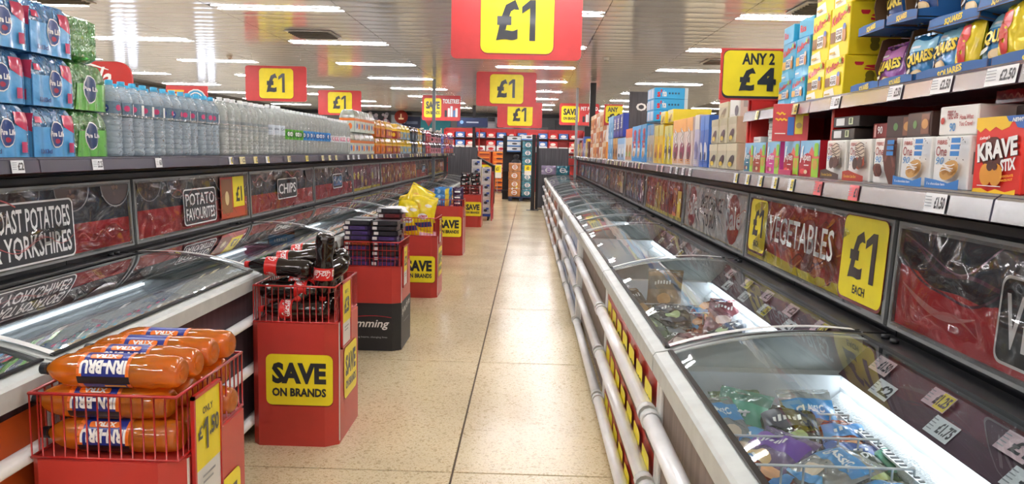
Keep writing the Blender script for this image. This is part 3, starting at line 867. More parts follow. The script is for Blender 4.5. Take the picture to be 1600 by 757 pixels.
def shelf(side, label, X0, y0, y1, z, lip_h, depth, seg, tickets, lipmat=None, name='shelf'):
    s = side
    o = thing(name, label, 'shelf', (X0, y0, z), 0)
    def bx(nm, a0, a1, c0, c1, z0, z1, m, par=o):
        return MB().box(min(s * a0, s * a1), max(s * a0, s * a1), c0, c1, z0, z1, m).build(nm, par)
    bx('shelf_board', .012, depth, 0, y1 - y0, -.022, -.002, SHELFGREY)
    n = int(round((y1 - y0) / seg))
    for i in range(n):
        a = (y1 - y0) * i / n; b = (y1 - y0) * (i + 1) / n - .008
        m = MB(); rr = random.Random(i + 5)
        m.prism([(0.012, .004), (.004, .004), (-.012, -lip_h * .15), (-.018, -lip_h), (-.012, -lip_h), (-.004, -lip_h * .2)], a, b, lipmat or PINKLIP, lambda p, q, h: (s * p, h, q))
        bk = bx('ticket_back', -.0045, .011, a, b, -lip_h * .95, -.001, M('#9c9eaa' if s < 0 else '#5e5c6a', .25, .2))
        st = m.build('ticket_strip', o)
        for tk in tickets(i, a, b, n, rr):
            pos, w, txt, colr = tk
            mm = MB()
            u = Vector((0, -s, 0)); v = Vector((s * .006, 0, lip_h * .85)).normalized()
            org = Vector((-s * .0205, pos, -lip_h * .98))
            p = Pr(mm, org, u, v, w=.001, step=.0008)
            p.rect(-w / 2, 0, w / 2, lip_h * .86, ink(colr))
            if w < .075:
                if rr.random() < .7: p.rect(0, .003, w * .45, lip_h * .8, ink('#f2dc3c'))
            p.text(txt, -w * .02 if w >= .075 else w * .05, lip_h * .18, w * .45, lip_h * .72, INK, .02)
            if w >= .06:
                for q in range(4): p.rect(-w * .45, lip_h * (.25 + .14 * q), -w * .12, lip_h * (.29 + .14 * q), ink('#8d9298'))
            mm.build('price_ticket', st)
    return o
def tk_left(i, a, b, n, rr):
    A = [(.87, .075, '£2', '#eceef0'), (1.41, .085, '£2.25', '#eceef0'), (1.98, .07, '60', '#eceef0'), (2.95, .06, '45', '#dfe2e6')]
    if i > 2:
        for k in range(3):
            if rr.random() < .75: A.append((a + .12 + .25 * k, .07 + .03 * rr.random(), rr.choice(['£1', '£2', '90', '£1.50']), rr.choice(['#e6e8ea', '#efe3a0', '#f0d93a', '#e6e8ea'])))
    return [t for t in A if a < t[0] < b]
def tk_right(i, a, b, n, rr):
    y0 = 1.68 - 1.0
    A = []
    for (pos, w, t, c) in [(1.935, .10, '£1.50', '#e8eaec'), (2.42, .07, '£1', '#d9545a'), (2.72, .07, '£1', '#d9545a')] + [(3.0 + .2 * k, .065, '£1', '#e6e8ea') for k in range(5)]:
        A.append((pos - .68, w, t, c))
    if a > 3.3:
        for k in range(4):
            if rr.random() < .8: A.append((a + .1 + .22 * k, .08, rr.choice(['£1', '£2', '£2.50']), rr.choice(['#e0dfe4', '#efe3a0', '#e6e8ea', '#e0b0b4'])))
    return [t for t in A if a < t[0] < b]
shelf(-1, 'long grey shelf over the left banners carrying bottled drinks', -1.95, 2.0, 20.2, 1.432, .056, .5, 1.04, tk_left)
shelf(1, 'long grey shelf over the right banners carrying cereal and snack boxes', 1.03, .68, 20.2, 1.428, .056, .48, 1.04, tk_right)
def tk_up(i, a, b, n, rr):
    return [t for t in [(y - 1.2, w, tx, c) for y, w, tx, c in ((1.83, .12, '£2.50', '#f1f2f2'), (2.09, .10, '£2.50', '#f1f2f2'), (2.35, .085, '£2.50', '#e8eaec'), (2.80, .08, '£2.50', '#e8eaec'), (3.22, .06, '£2', '#e8e2b0'), (3.75, .05, '£2', '#e8e2b0'))] if a < t[0] < b]
LIP2 = clear('pink ticket strip', '#d8c2cf', .5, 0.22, body=.62, bodycol='#b394a8', base=.04)
shelf(1, 'upper right shelf carrying cereal and crisp cases', 1.10, 1.2, 4.0, 1.728, .05, .40, .95, tk_up, LIP2)
# red bay behind and beside the two right shelves
ub = thing('red_shelving_bay', 'red metal shelving bay standing on the right shelf between lower and upper shelf', 'shelving', (0, 0, 0), 0)
DR = M('#8c1a16', .45)
MB().box(1.50, 1.52, 1.2, 4.02, 1.43, 2.3, DR).build('back_panel', ub)
def upright(y, x0=1.12, top=1.70):
    m = MB(); m.cbox(x0, 1.50, y, y + .022, 1.43, top, RED, .003); m.build('upright', ub)
upright(4.0, 1.11, 1.98); upright(2.93, 1.13, 1.70)
# price sign on the end upright
o = thing('promotion_sign', 'yellow and red sign reading any two for four pounds on the end upright', 'sign', (1.11, 3.95, 1.785), (0, 0, -.05))
MB().cbox(-.165, .15, -.004, .004, 0, .255, SIGNRED, .002).build('board', o)
m = MB(); p = Pr(m, (-.165, -.004, 0), (1, 0, 0), (0, 0, 1), w=.001, step=.001)
p.rr(.012, .008, .31, .247, INK, .03); p.rr(.015, .02, .315, .244, YEL, .03)
p.text('ANY 2', .105, .175, .265, .232, INK, .02); p.text('£', .095, .045, .175, .16, INK, .03); p.text('4', .185, .045, .275, .16, INK, .03); m.build('print', o)
MB().cbox(.0, .12, -.003, .003, -.30, 0, RED, .002).build('bracket', o)
# second, farther any-two sign
o = thing('promotion_sign', 'small yellow sign with a pound price among the boxes farther along the right shelf', 'sign', (1.20, 11.4, 1.92), 0)
MB().cbox(-.13, .14, -.006, .006, 0, .30, SIGNRED, .002).build('board', o)
m = MB(); p = Pr(m, (-.13, -.006, 0), (1, 0, 0), (0, 0, 1), w=.002, step=.002); p.rr(.02, .03, .27, .28, YEL, .03)
p.text('ANY', .05, .19, .2, .26, INK, .02); p.text('£4', .05, .05, .24, .17, INK, .03); m.build('print', o)
MB().cbox(0, .02, -.006, .006, -.49, 0, RED, .002).build('bracket', o)
# promo card hanging from the upper shelf
o = thing('promotion_card', 'pink red card with two pack pictures hanging under the upper shelf', 'sign', (1.02, 3.30, 1.57), (0, 0, -.5))
MB().cbox(0, .145, -.002, .002, 0, .155, ink('#c9484e'), .0015).build('card', o)
m = MB(); p = Pr(m, (0, -.002, 0), (1, 0, 0), (0, 0, 1), w=.001)
p.wave(.015, .05, .115, .004, 2, .006, ink('#f2c230')); p.wave(.012, .058, .09, .004, 3, .006, ink('#f2c230'))
p.rect(.062, .025, .088, .1, ink('#3c6cb8')); p.rect(.092, .03, .122, .11, ink('#e6cf4a')); p.disc(.107, .065, .012, ink('#b89a60'))
p.rect(.118, .105, .142, .15, YEL); p.text('£1', .121, .115, .139, .14, INK, .02); p.rect(.012, .03, .055, .034, INKW); m.build('print', o)

# ================================================================ SOFT PACKS, BOTTLES, CARTONS
def bottle_mesh(name, h, r, mat, style='water', seg=16):
    b = MB()
    if style == 'water':
        pr = [(0, .004), (r * .8, 0), (r * .97, .012)]
        z = .02
        while z < h * .50:
            pr += [(r, z), (r, z + .014), (r * .93, z + .019), (r, z + .024)]; z += .027
        pr += [(r, h * .52), (r * .97, h * .53), (r * .97, h * .72), (r, h * .735), (r * .93, h * .79), (r * .72, h * .86), (r * .42, h * .92), (r * .27, h * .945), (r * .27, h * .955)]
    elif style == 'cola':
        pr = [(0, .006), (r * .45, .004), (r * .75, 0), (r * .95, .02), (r, .05), (r * .97, h * .24), (r * .86, h * .36), (r * .97, h * .46), (r * 1.0, h * .52), (r * .99, h * .64),
              (r * .9, h * .73), (r * .7, h * .82), (r * .45, h * .9), (r * .28, h * .93), (r * .27, h * .955)]
    else:
        pr = [(0, .012), (r * .35, .008), (r * .62, 0), (r * .86, .012), (r * .97, .04), (r * .93, .06), (r, .075), (r, h * .30), (r * .975, h * .32), (r * .975, h * .66), (r, h * .68),
              (r * .98, h * .76), (r * .86, h * .83), (r * .62, h * .895), (r * .36, h * .935), (r * .26, h * .945), (r * .26, h * .96)]
    b.lathe(pr, seg, mat)
    return b.build(name)
def add_cap(root, h, r, col, hc=.018, k=.34):
    c = MB(); rc = r * k
    c.lathe([(rc, h - hc), (rc, h - .002), (rc * .9, h), (0, h)], 12, M(col, .35, noise=0))
    c.lathe([(rc * 1.08, h - hc - .006), (rc * 1.08, h - hc - .002), (rc * .8, h - hc - .001)], 12, M(col, .35, noise=0))
    return c.build('cap', root)
def make_bottle(name, h, r, mat, cap, style, label):
    root = bottle_mesh(name, h, r, mat, style)
    add_cap(root, h, r, cap)
    if label:
        m = MB(); label(m, h, r); m.build('label', root)
    return root
def cyl_frame(r, ac, z0, up='z'):
    if up == 'z': return lambda u, v, w: ((r + w) * math.cos(ac + u / r), (r + w) * math.sin(ac + u / r), z0 + v)
    return lambda u, v, w: ((r + w) * math.cos(ac - v / r), (r + w) * math.sin(ac - v / r), z0 + u)
def lab_water(band, art, z0=.54, z1=.72, k=.985):
    def f(m, h, r):
        m.lathe([(r * k, h * z0), (r * k, h * z1)], 20, band)
        if art: art(Pr(m, fr=cyl_frame(r * k, -PI / 2, h * z0), sub=.014, w=.0007), h * (z1 - z0), r)
    return f
CLEARLAB = clear('blue tinted clear label', '#cfe3f2', body=.25, bodycol='#b8d4ea')
def art_nestle(p, hh, r):
    p.disc(-r * .9, hh * .5, hh * .30, ink('#27418c')); p.rect(-r * .9 - .012, hh * .45, -r * .9 + .012, hh * .55, INKW)
    p.disc(r * .35, hh * .55, hh * .22, ink('#d4477a')); p.rect(r * 1.1, hh * .1, r * 1.6, hh * .9, INKW)
def art_celtic(p, hh, r): p.rect(-r * 1.4, 0, r * 1.4, hh, M('#cfdbe4', .5)); p.text('Celtic', -r * .55, hh * .5, r * .55, hh * .78, ink('#3c5670'), -.005); p.rect(-r * .3, hh * .3, r * .45, hh * .33, ink('#8fa2b2'))
def art_ball(c1, c2):
    def a(p, hh, r):
        for s in (-1, 0, 1):
            x = s * r * 1.15; p.disc(x, hh * .52, hh * .34, ink(c1)); p.disc(x, hh * .55, hh * .22, INKW); p.rect(x - .012, hh * .5, x + .012, hh * .56, ink(c2))
    return a
k_nes = Kind(lambda: make_bottle('water_bottle', .365, .052, WATER, '#3fb0dc', 'water', lab_water(CLEARLAB, art_nestle)))
k_cel = Kind(lambda: make_bottle('water_bottle', .385, .054, WATERG, '#e8ecec', 'water', lab_water(M('#cfd8de', .5), art_celtic, .40, .60)))
k_clr = Kind(lambda: make_bottle('water_bottle', .375, .053, WATERG, '#eceeee', 'water', lab_water(clear('faint label', '#dfeaea', body=.5, bodycol='#cdd8dc'), None, .42, .6)))
k_grn = Kind(lambda: make_bottle('water_bottle', .37, .05, WATERG, '#dfe6e2', 'soda', lab_water(M('#5bb02f', .45), art_ball('#2c7a2c', '#5bb02f'), .34, .56, 1.0)))
k_blu = Kind(lambda: make_bottle('water_bottle', .37, .05, WATERG, '#dfe6ea', 'soda', lab_water(M('#2f8fd8', .45), art_ball('#1c5fb0', '#2f8fd8'), .34, .56, 1.0)))
k_pnk = Kind(lambda: make_bottle('water_bottle', .36, .05, WATERG, '#e6e6e6', 'soda', lab_water(M('#d9e0e0', .45), art_ball('#d4477a', '#e9a0b4'), .34, .52, 1.0)))
SZ = 1.433
def rowof(k, y0, y1, pitch, rows_, kindname, start=0, x0=-2.02, jit=.006):
    n = int((y1 - y0) / pitch + .5)
    for rw in range(rows_):
        for i in range(n):
            yy = y0 + pitch * (i + .5) + R.uniform(-jit, jit)
            od = ORD[i] if i < len(ORD) else 'far'
            where = ('front row', 'second row', 'third row')[rw]
            k.put('%s, %s, %s from the camera' % (kindname, where, od), 'bottle', kindname.replace(' bottle', ' bottles on the left shelf'),
                  (x0 - rw * pitch * 1.02 + R.uniform(-.004, .004), yy + (rw % 2) * pitch * .3, SZ), PI / 4 + R.uniform(-.6, .6))
rowof(k_nes, 3.64, 4.93, .107, 3, 'blue capped water bottle')
rowof(k_clr, 4.95, 5.85, .112, 3, 'white capped clear water bottle')
rowof(k_cel, 5.87, 6.2, .112, 2, 'white capped water bottle with pale celtic label')
rowof(k_grn, 6.22, 6.72, .102, 3, 'green labelled water bottle')
rowof(k_blu, 6.74, 7.65, .102, 3, 'blue labelled water bottle')
rowof(k_pnk, 7.67, 8.5, .102, 2, 'small pink print water bottle')

def scallop_pack(name, nx, ny, r, h, film, art=None, bottoms=None, capcol=None, bottle=None, base=.66, sidebottle=True, arts=None, mb_only=False):
    """shrink wrapped multipack: wrap follows the bottles; local front is -Y"""
    W, D = nx * 2 * r, ny * 2 * r
    def off(t, n): return .0028 * (1 - math.cos(2 * PI * t * n)) - .004
    def inset(v): return 0 if v < base else .6 * r * ((v - base) / (1 - base)) ** 1.6
    def per(u, v):
        q = u * 4 % 4; k = int(q); t = q - k; ins = inset(v)
        w2, d2 = W / 2 - ins, D / 2 - ins
        if k == 0: o = off(t, nx); return (-w2 + 2 * w2 * t, -d2 - o)
        if k == 1: o = off(t, ny); return (w2 + o, -d2 + 2 * d2 * t)
        if k == 2: o = off(t, nx); return (w2 - 2 * w2 * t, d2 + o)
        o = off(t, ny); return (-w2 - o, d2 - 2 * d2 * t)
    b = MB(); NU = 8 * (nx + ny) if nx + ny < 8 else 56; NU -= NU % 4
    def fn(u, v): x, y = per(u, v); return (x, y, .004 + (h - .008) * v)
    b.grid(fn, NU, 10, film)
    w2, d2 = W / 2 - inset(1), D / 2 - inset(1)
    b.grid(lambda u, v: (-w2 + 2 * w2 * u, -d2 + 2 * d2 * v, h - .004 + .008 * abs(math.sin(PI * u * nx)) * abs(math.sin(PI * v * ny))), nx * 4, ny * 4, film)
    if mb_only: return b, W, D
    root = b.build(name)
    if art:
        m = MB()
        fr = lambda u, v, w: ((-W / 2 + u), -D / 2 - off(min(max(u / W, 0), 1), nx) - w + inset(v / h), v)
        art(Pr(m, fr=fr, sub=.012, w=.0026, step=.001), W, h)
        frs = lambda u, v, w: (-W / 2 - off(min(max(u / D, 0), 1), ny) - w + inset(v / h), D / 2 - u, v)
        (arts or art)(Pr(m, fr=frs, sub=.012, w=.0026, step=.001), D, h)
        m.build('print', root)
    if bottle:
        bp = None
        for i in range(nx):
            for j in range(ny):
                if 0 < i and j > 0 and j < ny - 1 and i < nx - 1: continue
                if bp is None: bp = bottle(); bp.parent = root; o = bp; kids = list(bp.children)
                else:
                    o = bp.copy(); COL.objects.link(o); o.parent = root
                    for c in kids: d = c.copy(); COL.objects.link(d); d.parent = o
                o.location = (-W / 2 + r * (2 * i + 1), -D / 2 + r * (2 * j + 1), .003)
    return root
def art_blue(p, W, h):
    p.rect(0, 0, W, h * .60, M('#5aa6de', .2, coat=.6, bump=.4, bscale=30))
    p.poly([(W * .7, h * .66), (W * .72, h * .86), (W * .98, h * .86), (W * .98, h * .5), (W * .86, h * .54)], M('#c43a5e', .2, coat=.5)); p.poly([(W * .04, h * .68), (W * .04, h * .80), (W * .16, h * .80), (W * .2, h * .68)], M('#c43a5e', .2, coat=.5))
    p.disc(W * .52, h * .46, W * .16, INKW, h * .27); p.disc(W * .52, h * .46, W * .145, ink('#24407e'), h * .245)
    p.text('Pure Life', W * .37, h * .42, W * .68, h * .53, INKW, .02); p.disc(W * .53, h * .33, W * .05, ink('#a82a4a'), h * .05)
    p.text('12x33cl', W * .1, h * .08, W * .36, h * .17, ink('#24407e'), .02)
    p.rect(W * .8, h * .1, W * .9, h * .3, ink('#b8406a'))
def art_green(p, W, h):
    p.poly([(W * .06, 0), (W, 0), (W, h * .6), (W * .12, h * .56)], M('#69b556', .2, coat=.6, bump=.4, bscale=30))
    p.disc(W * .5, h * .46, W * .2, INKW, h * .31); p.disc(W * .5, h * .46, W * .18, ink('#24406a'), h * .285)
    p.text('Pure Life', W * .3, h * .42, W * .74, h * .52, INKW, .02)
    for i in range(9): p.disc(W * (.1 + .09 * i), h * (.12 + .06 * (i % 3)), .003, ink('#2e7a2a'))
SB = lambda col, cap: (lambda: (lambda o: (add_cap(o, .195, .03, cap, .012, .42), o)[1])(bottle_mesh('bottle', .195, .03, clear(col[0], col[1], body=.45, bodycol=col[1]), 'water', 10)))
BLUEFILM = clear('blue shrink film', '#b4dcf8', body=.45, bodycol='#6fb4ea', bump=.02, bscale=30, rough=.12, base=.12)
GREENFILM = clear('green shrink film', '#c0e6bc', body=.4, bodycol='#7fc872', bump=.02, bscale=30, rough=.12, base=.12)
k_bp = Kind(lambda: scallop_pack('water_multipack', 4, 3, .0335, .205, BLUEFILM, art_blue, bottle=SB(('small blue bottle', '#8fc0e4'), '#4f9ae0')))
k_gp = Kind(lambda: scallop_pack('water_multipack', 4, 3, .0335, .205, GREENFILM, art_green, bottle=SB(('small green bottle', '#a6cfa0'), '#3f9a4a')))
BP = 'blue wrapped water multipacks'
tiers = ['bottom', 'middle', 'top']
for ci, (yc, cn) in enumerate(((2.87, 'at the left edge of the picture'), (3.165, 'beside the green packs'))):
    for t in range(3):
        k_bp.put('blue wrapped water pack %s, %s of its stack' % (cn, tiers[t]), 'water multipack', BP, (-2.07 + R.uniform(-.01, .01), yc + R.uniform(-.008, .008), SZ + .207 * t), PI / 2 + R.uniform(-.03, .03))
for t in range(2):
    k_gp.put('green shrink wrapped pack of small water bottles, %s of its stack' % tiers[t], 'water multipack', 'green wrapped water multipacks', (-2.08, 3.45, SZ + .207 * t), PI / 2 + .02)
k_gp.put('green shrink wrapped pack lying on its back on top of the green stack', 'water multipack', 'green wrapped water multipacks', (-2.19, 3.42, SZ + .414 + .105), tuple(Matrix(((0, 0, 1), (1, 0, 0), (0, 1, 0))).to_euler()))

def art_cols(bg, c1, c2, txt=None):
    def a(p, W, h):
        p.rect(0, 0, W, h * .62, M(bg, .3, coat=.3))
        p.rect(0, h * .5, W, h * .62, M(c1, .3, coat=.3)); p.disc(W * .3, h * .28, W * .14, ink(c2)); p.disc(W * .7, h * .26, W * .13, ink(c1), h * .14)
        if txt: p.text(txt, W * .15, h * .34, W * .85, h * .48, INKW, .02)
    return a
MULTI = [('#d8641c', '#f0a020', '#7a1c10', 'orange'), ('#9c2430', '#f2c230', '#e88020', 'red and yellow'), ('#8fb2cc', '#f2cc20', '#2a2c30', 'yellow topped pale blue'),
         ('#3a4a5c', '#16181c', '#9cc0d8', 'black topped'), ('#c9d0d0', '#e8b820', '#406a3a', 'pale with gold band'), ('#b8342e', '#e6607a', '#f0d0c0', 'red and pink'),
         ('#e49aa8', '#2a2024', '#c02a3a', 'pink with dark tops'), ('#3c50a8', '#8fa4e0', '#f0f0f4', 'blue'), ('#c6682c', '#8a4aa0', '#f0d040', 'orange and violet'), ('#e8e2d6', '#d83a2a', '#f0a0a0', 'white and red')]
mk = {}
for i, (a, b, c, nm) in enumerate(MULTI):
    mk[i] = Kind(lambda a=a, b=b, c=c: scallop_pack('drinks_multipack', 3, 2, .045, .22, clear('film ' + a, '#d8d0c8', body=.6, bodycol=b, rough=.12, base=.1), art_cols(a, b, c, None)))
seq = [0, 1, 1, 2, 2, 3, 4, 3, 5, 6, 6, 6, 7, 8, 5, 8]
yy = 9.95; k = 0
while yy < 19.6:
    i = seq[min(int(k * len(seq) / 32), len(seq) - 1)]
    for t in range(2 if k % 5 != 4 else 1):
        mk[i].put('%s drinks multipack, %s tier, %s along the run' % (MULTI[i][3], ('lower', 'upper')[t], ORD[k % 20] if k < 20 else 'farther ' + ORD[k % 20]), 'drinks multipack', 'drinks multipacks along the left shelf',
                  (-2.08 + .01 * (k % 3), yy + .14, SZ + .222 * t), PI / 2)
    yy += .30; k += 1
k_lem = Kind(lambda: scallop_pack('drinks_multipack', 3, 2, .045, .25, clear('film lemonade', '#e4ebe4', body=.35, bodycol='#d8e0d8', rough=.1, base=.1), art_cols('#c9d2c6', '#e2762c', '#2f55a8', None)))
for k in range(5):
    for t in range(2):
        if t == 1 and k == 0: continue
        k_lem.put('clear drinks pack with orange pictures, %s tier, %s from the camera' % (('lower', 'upper')[t], ORD[k]), 'drinks multipack', 'clear wrapped packs after the plain water bottles', (-2.08, 8.62 + .275 * k, SZ + .252 * t), PI / 2)

# ---------------------------------------------------------------- cartons
def carton(name, w, d, h, base, art=None, side=None, top=None, left=None, tabs=None):
    b = MB(); b.cbox(-w / 2, w / 2, -d / 2, d / 2, 0, h, base, min(.003, h * .05))
    p = lambda o, u, v: Pr(b, o, u, v)
    if art: art(p((-w / 2, -d / 2, 0), (1, 0, 0), (0, 0, 1)), w, h)
    if side: side(p((w / 2, -d / 2, 0), (0, 1, 0), (0, 0, 1)), d, h)
    if left: left(p((-w / 2, d / 2, 0), (0, -1, 0), (0, 0, 1)), d, h)
    if top: top(p((-w / 2, -d / 2, h), (1, 0, 0), (0, 1, 0)), w, d)
    return b.build(name)
FACE_R, FACE_L = -PI / 2, PI / 2
RZ = 1.429
def putr(k, label, cat, group, y0, y1, x_front, depth, z=RZ, da=0.0):
    """stand a box on the right shelf, front to the aisle, spanning y0..y1"""
    return k.put(label, cat, group, (x_front + depth / 2, (y0 + y1) / 2, z), FACE_R + da)
E_ = lambda c: M(c, .4, coat=.15, noise=.03)
# krave
def art_krave(p, w, h):
    p.poly([(0, h * .86), (w * .1, h * .80), (w * .2, h * .86), (w * .3, h * .81), (w * .42, h * .87), (w * .55, h * .82), (w * .7, h * .86), (w * .8, h), (0, h)], E_('#f0c21e'))
    p.poly([(w * .62, h), (w * .68, h * .93), (w * .8, h * .92), (w * .86, h * .85), (w, h * .83), (w, h)], E_('#2f63b4')); p.text('NEW!', w * .76, h * .92, w * .96, h * .975, INKW, .03, shear=.3)
    p.disc(w * .42, h * .52, w * .25, E_('#5a2014'), h * .22)
    p.text('Kellogg\'s', w * .12, h * .70, w * .34, h * .75, INKW, .01, rot=.1, shear=.3)
    p.text('KRAVE', w * .10, h * .44, w * .93, h * .69, ink('#3c1410'), .06, rot=.13); p.text('KRAVE', w * .10, h * .45, w * .92, h * .70, INKW, .03, rot=.13)
    p.text('STIX', w * .62, h * .30, w * .92, h * .46, INKW, .03, rot=.12)
    p.disc(w * .33, h * .24, w * .13, E_('#d8922c'), h * .15, 14, .4); p.disc(w * .55, h * .24, w * .13, E_('#d8922c'), h * .15, 14, -.3); p.disc(w * .42, h * .35, w * .07, E_('#4a1c12'), h * .06); p.disc(w * .53, h * .35, w * .05, E_('#4a1c12'), h * .05)
    p.text('CHOCOLATE', w * .66, h * .22, w * .92, h * .25, E_('#f0b41e'), .01, rot=.1); p.text('HAZELNUT', w * .68, h * .17, w * .92, h * .2, E_('#f0b41e'), .01, rot=.1)
    p.rect(w * .2, h * .09, w * .7, h * .1, INKW)
    p.poly([(w * .1, 0), (w * .12, h * .05), (w * .3, h * .06), (w * .45, h * .02), (w * .6, h * .06), (w * .8, h * .03), (w, h * .07), (w, 0)], E_('#f0c21e'))
o = Kind(lambda: carton('cereal_bar_box', .185, .07, .178, E_('#d8281c'), art_krave, lambda p, d, h: p.rect(d * .2, h * .2, d * .8, h * .6, E_('#f0c21e'))))
putr(o, 'orange red box with big white krave lettering at the right edge of the shelf', 'cereal box', None, 1.725, 1.915, 1.085, .07)
def art_fibre(bg, kind):
    def a(p, w, h):
        p.text('FIBRE', w * .08, h * .84, w * .36, h * .92, ink('#b0423a'), .0)
        p.text('One', w * .06, h * .62, w * .38, h * .81, ink('#9c2c34'), -.012)
        p.text('90', w * .08, h * .46, w * .32, h * .60, ink('#4a90c8'), -.012, shear=.3)
        rr = random.Random(kind)
        for i in range(26):
            x, y = rr.uniform(.1, .95), rr.uniform(.3, .97)
            if x < .42 and y > .45: continue
            p.disc(w * x, h * y, .0035, ink(rr.choice(['#4a3a34', '#7a8694', '#a05a40'])), .0014, 6, rr.random() * 3)
        if kind == 1:
            p.disc(w * .62, h * .36, w * .27, E_('#c89a58'), h * .17, 16, .3)
            for q in range(6): p.disc(w * (.48 + .06 * q), h * (.33 + .03 * (q % 3)), w * .055, E_('#b4803e'), None, 8)
            for q in range(4): p.wave(w * (.42 + .03 * q), w * (.72 + .04 * q), h * (.33 + .05 * q), h * .04, .5, .0025, INKW, q)
            p.poly([(0, 0), (w, 0), (w, h * .2), (w * .7, h * .12), (w * .35, h * .17), (0, h * .2)], E_('#2f78c0'))
            p.text('5 x chocolate bars', w * .08, h * .07, w * .62, h * .12, INKW, .0)
            for q in range(3): p.rect(w * .72, h * (.86 - .12 * q), w * .97, h * (.95 - .12 * q), ink('#2f7fc8'))
        elif kind in (2, 3):
            cc = '#6b5650' if kind == 2 else '#a8482c'
            p.disc(w * .70, h * .72, w * .24, E_('#e6d8c4'), h * .20, 14, -.5)
            p.poly([(w * .40, h * .36), (w * .58, h * .58), (w * .82, h * .5), (w * .92, h * .60), (w * .95, h * .4), (w * .7, h * .28)], E_(cc)); p.disc(w * .52, h * .42, w * .12, E_('#4a302a')); p.disc(w * .75, h * .45, w * .12, E_('#5a3c34'))
            for q in range(5): p.wave(w * .52, w * .95, h * (.6 + .07 * q), h * .03, 1, .003, E_('#4a2a22'), q)
            p.poly([(0, 0), (w, 0), (w, h * .14), (w * .6, h * .2), (w * .3, h * .26), (0, h * .22)], E_('#4a342c' if kind == 2 else '#a82c20'))
            p.text('Chocolate Cake Bars', w * .08, h * .08, w * .68, h * .15, ink('#e6b84a'), .0)
        else:
            p.poly([(w * .55, h), (w, h), (w, 0), (w * .8, 0), (w * .6, h * .3), (w * .5, h * .6)], E_('#5a2c22')); p.wave(w * .6, w * .95, h * .5, h * .2, .6, .012, E_('#7a4436'))
            for q in range(8): p.disc(w * (.3 + .05 * (q % 4)), h * (.26 + .07 * (q // 4)), w * .1, E_(['#4a2018', '#5c2a1e', '#6e382a'][q % 3]), None, 9)
            for q in range(3): p.rect(w * .72, h * (.86 - .12 * q), w * .97, h * (.95 - .12 * q), ink('#2f7fc8'))
    return a
kf = [Kind(lambda kd=kd, wd=wd, bg=bg: carton('snack_bar_box', wd, .05, .138, E_(bg), art_fibre(bg, kd), lambda p, d, h: p.rect(d * .2, h * .3, d * .7, h * .7, ink('#8a8a8a')))) for kd, wd, bg in ((1, .165, '#eceae6'), (2, .17, '#ebe8e2'), (3, .165, '#ebe8e2'), (4, .155, '#efece6'))]
FG = 'white snack bar boxes'
putr(kf[0], 'white bar box with blue wave and iced bun picture, touching the orange red box', 'snack box', FG, 1.93, 2.105, 1.085, .05)
putr(kf[0], 'white bar box with blue wave and iced bun picture, second from the orange red box', 'snack box', FG, 2.115, 2.285, 1.085, .05)
putr(kf[3], 'white bar box with dark brown chocolate bundt picture', 'snack box', FG, 2.30, 2.455, 1.085, .05, da=.05)
putr(kf[2], 'white bar box with red brown base and marbled cake bar', 'snack box', FG, 2.480, 2.65, 1.082, .05)
putr(kf[1], 'white bar box with dark brown base, beside the red upright', 'snack box', FG, 2.69, 2.86, 1.088, .05)
k_lie = Kind(lambda: carton('snack_bar_box', .17, .13, .075, E_('#e9e6e0'), lambda p, w, h: (p.text('FIBRE One', w * .22, h * .55, w * .5, h * .85, ink('#9c2c34'), 0), p.text('90', w * .3, h * .12, w * .46, h * .42, ink('#4a90c8'), 0), p.text('Have What', w * .56, h * .52, w * .9, h * .68, ink('#b03a34'), 0), p.text('You Crave!', w * .56, h * .3, w * .9, h * .46, ink('#b03a34'), 0), p.disc(w * .12, h * .5, .009, ink('#c0392e')))))
k_lie.put('white bar box lying on top of the two iced bun boxes', 'snack box', 'boxes laid on top of the snack bars', (1.16, 2.02, RZ + .140), FACE_R + .03)
k_br = Kind(lambda: carton('snack_bar_box', .15, .13, .07, E_('#3f2620'), lambda p, w, h: (p.disc(w * .35, h * .5, .012, ink('#5f8a4a')), p.rect(w * .62, h * .1, w * .95, h * .9, E_('#7a4a34')), p.disc(w * .78, h * .5, .02, E_('#c08a4a'), .014))))
k_br.put('dark brown box lying beside the white one above the snack bars', 'snack box', 'boxes laid on top of the snack bars', (1.17, 2.235, RZ + .140), FACE_R - .05)
k_br.put('dark brown box standing partly behind the other brown box', 'snack box', 'boxes laid on top of the snack bars', (1.20, 2.42, RZ + .140), FACE_R + .1)
k_dk = Kind(lambda: carton('shelf_ready_case', .20, .14, .036, M('#2a2422', .4), lambda p, w, h: (p.rect(w * .12, h * .15, w * .45, h * .85, ink('#d8dad8')), p.rect(w * .62, h * .2, w * .78, h * .85, ink('#c9d2a8')), p.rect(w * .66, h * .3, w * .74, h * .8, ink('#4a5a3a')))))
k_dk.put('flat dark case with white label lying on the cake bar boxes', 'case', 'flat dark labelled cases', (1.17, 2.76, RZ + .141), FACE_R)
k_dk.put('flat dark case with white label resting on the other dark case', 'case', 'flat dark labelled cases', (1.17, 2.74, RZ + .184), FACE_R + .04)
k_rd = Kind(lambda: carton('snack_bar_box', .12, .10, .05, E_('#7c1a1c'), lambda p, w, h: (p.rect(w * .1, h * .1, w * .22, h * .9, ink('#d8a8a0')), p.text('90', w * .3, h * .3, w * .6, h * .8, INKW, 0))))
k_rd.put('dark red box lying between the brown box and the dark cases', 'snack box', 'boxes laid on top of the snack bars', (1.19, 2.55, RZ + .141), FACE_R)
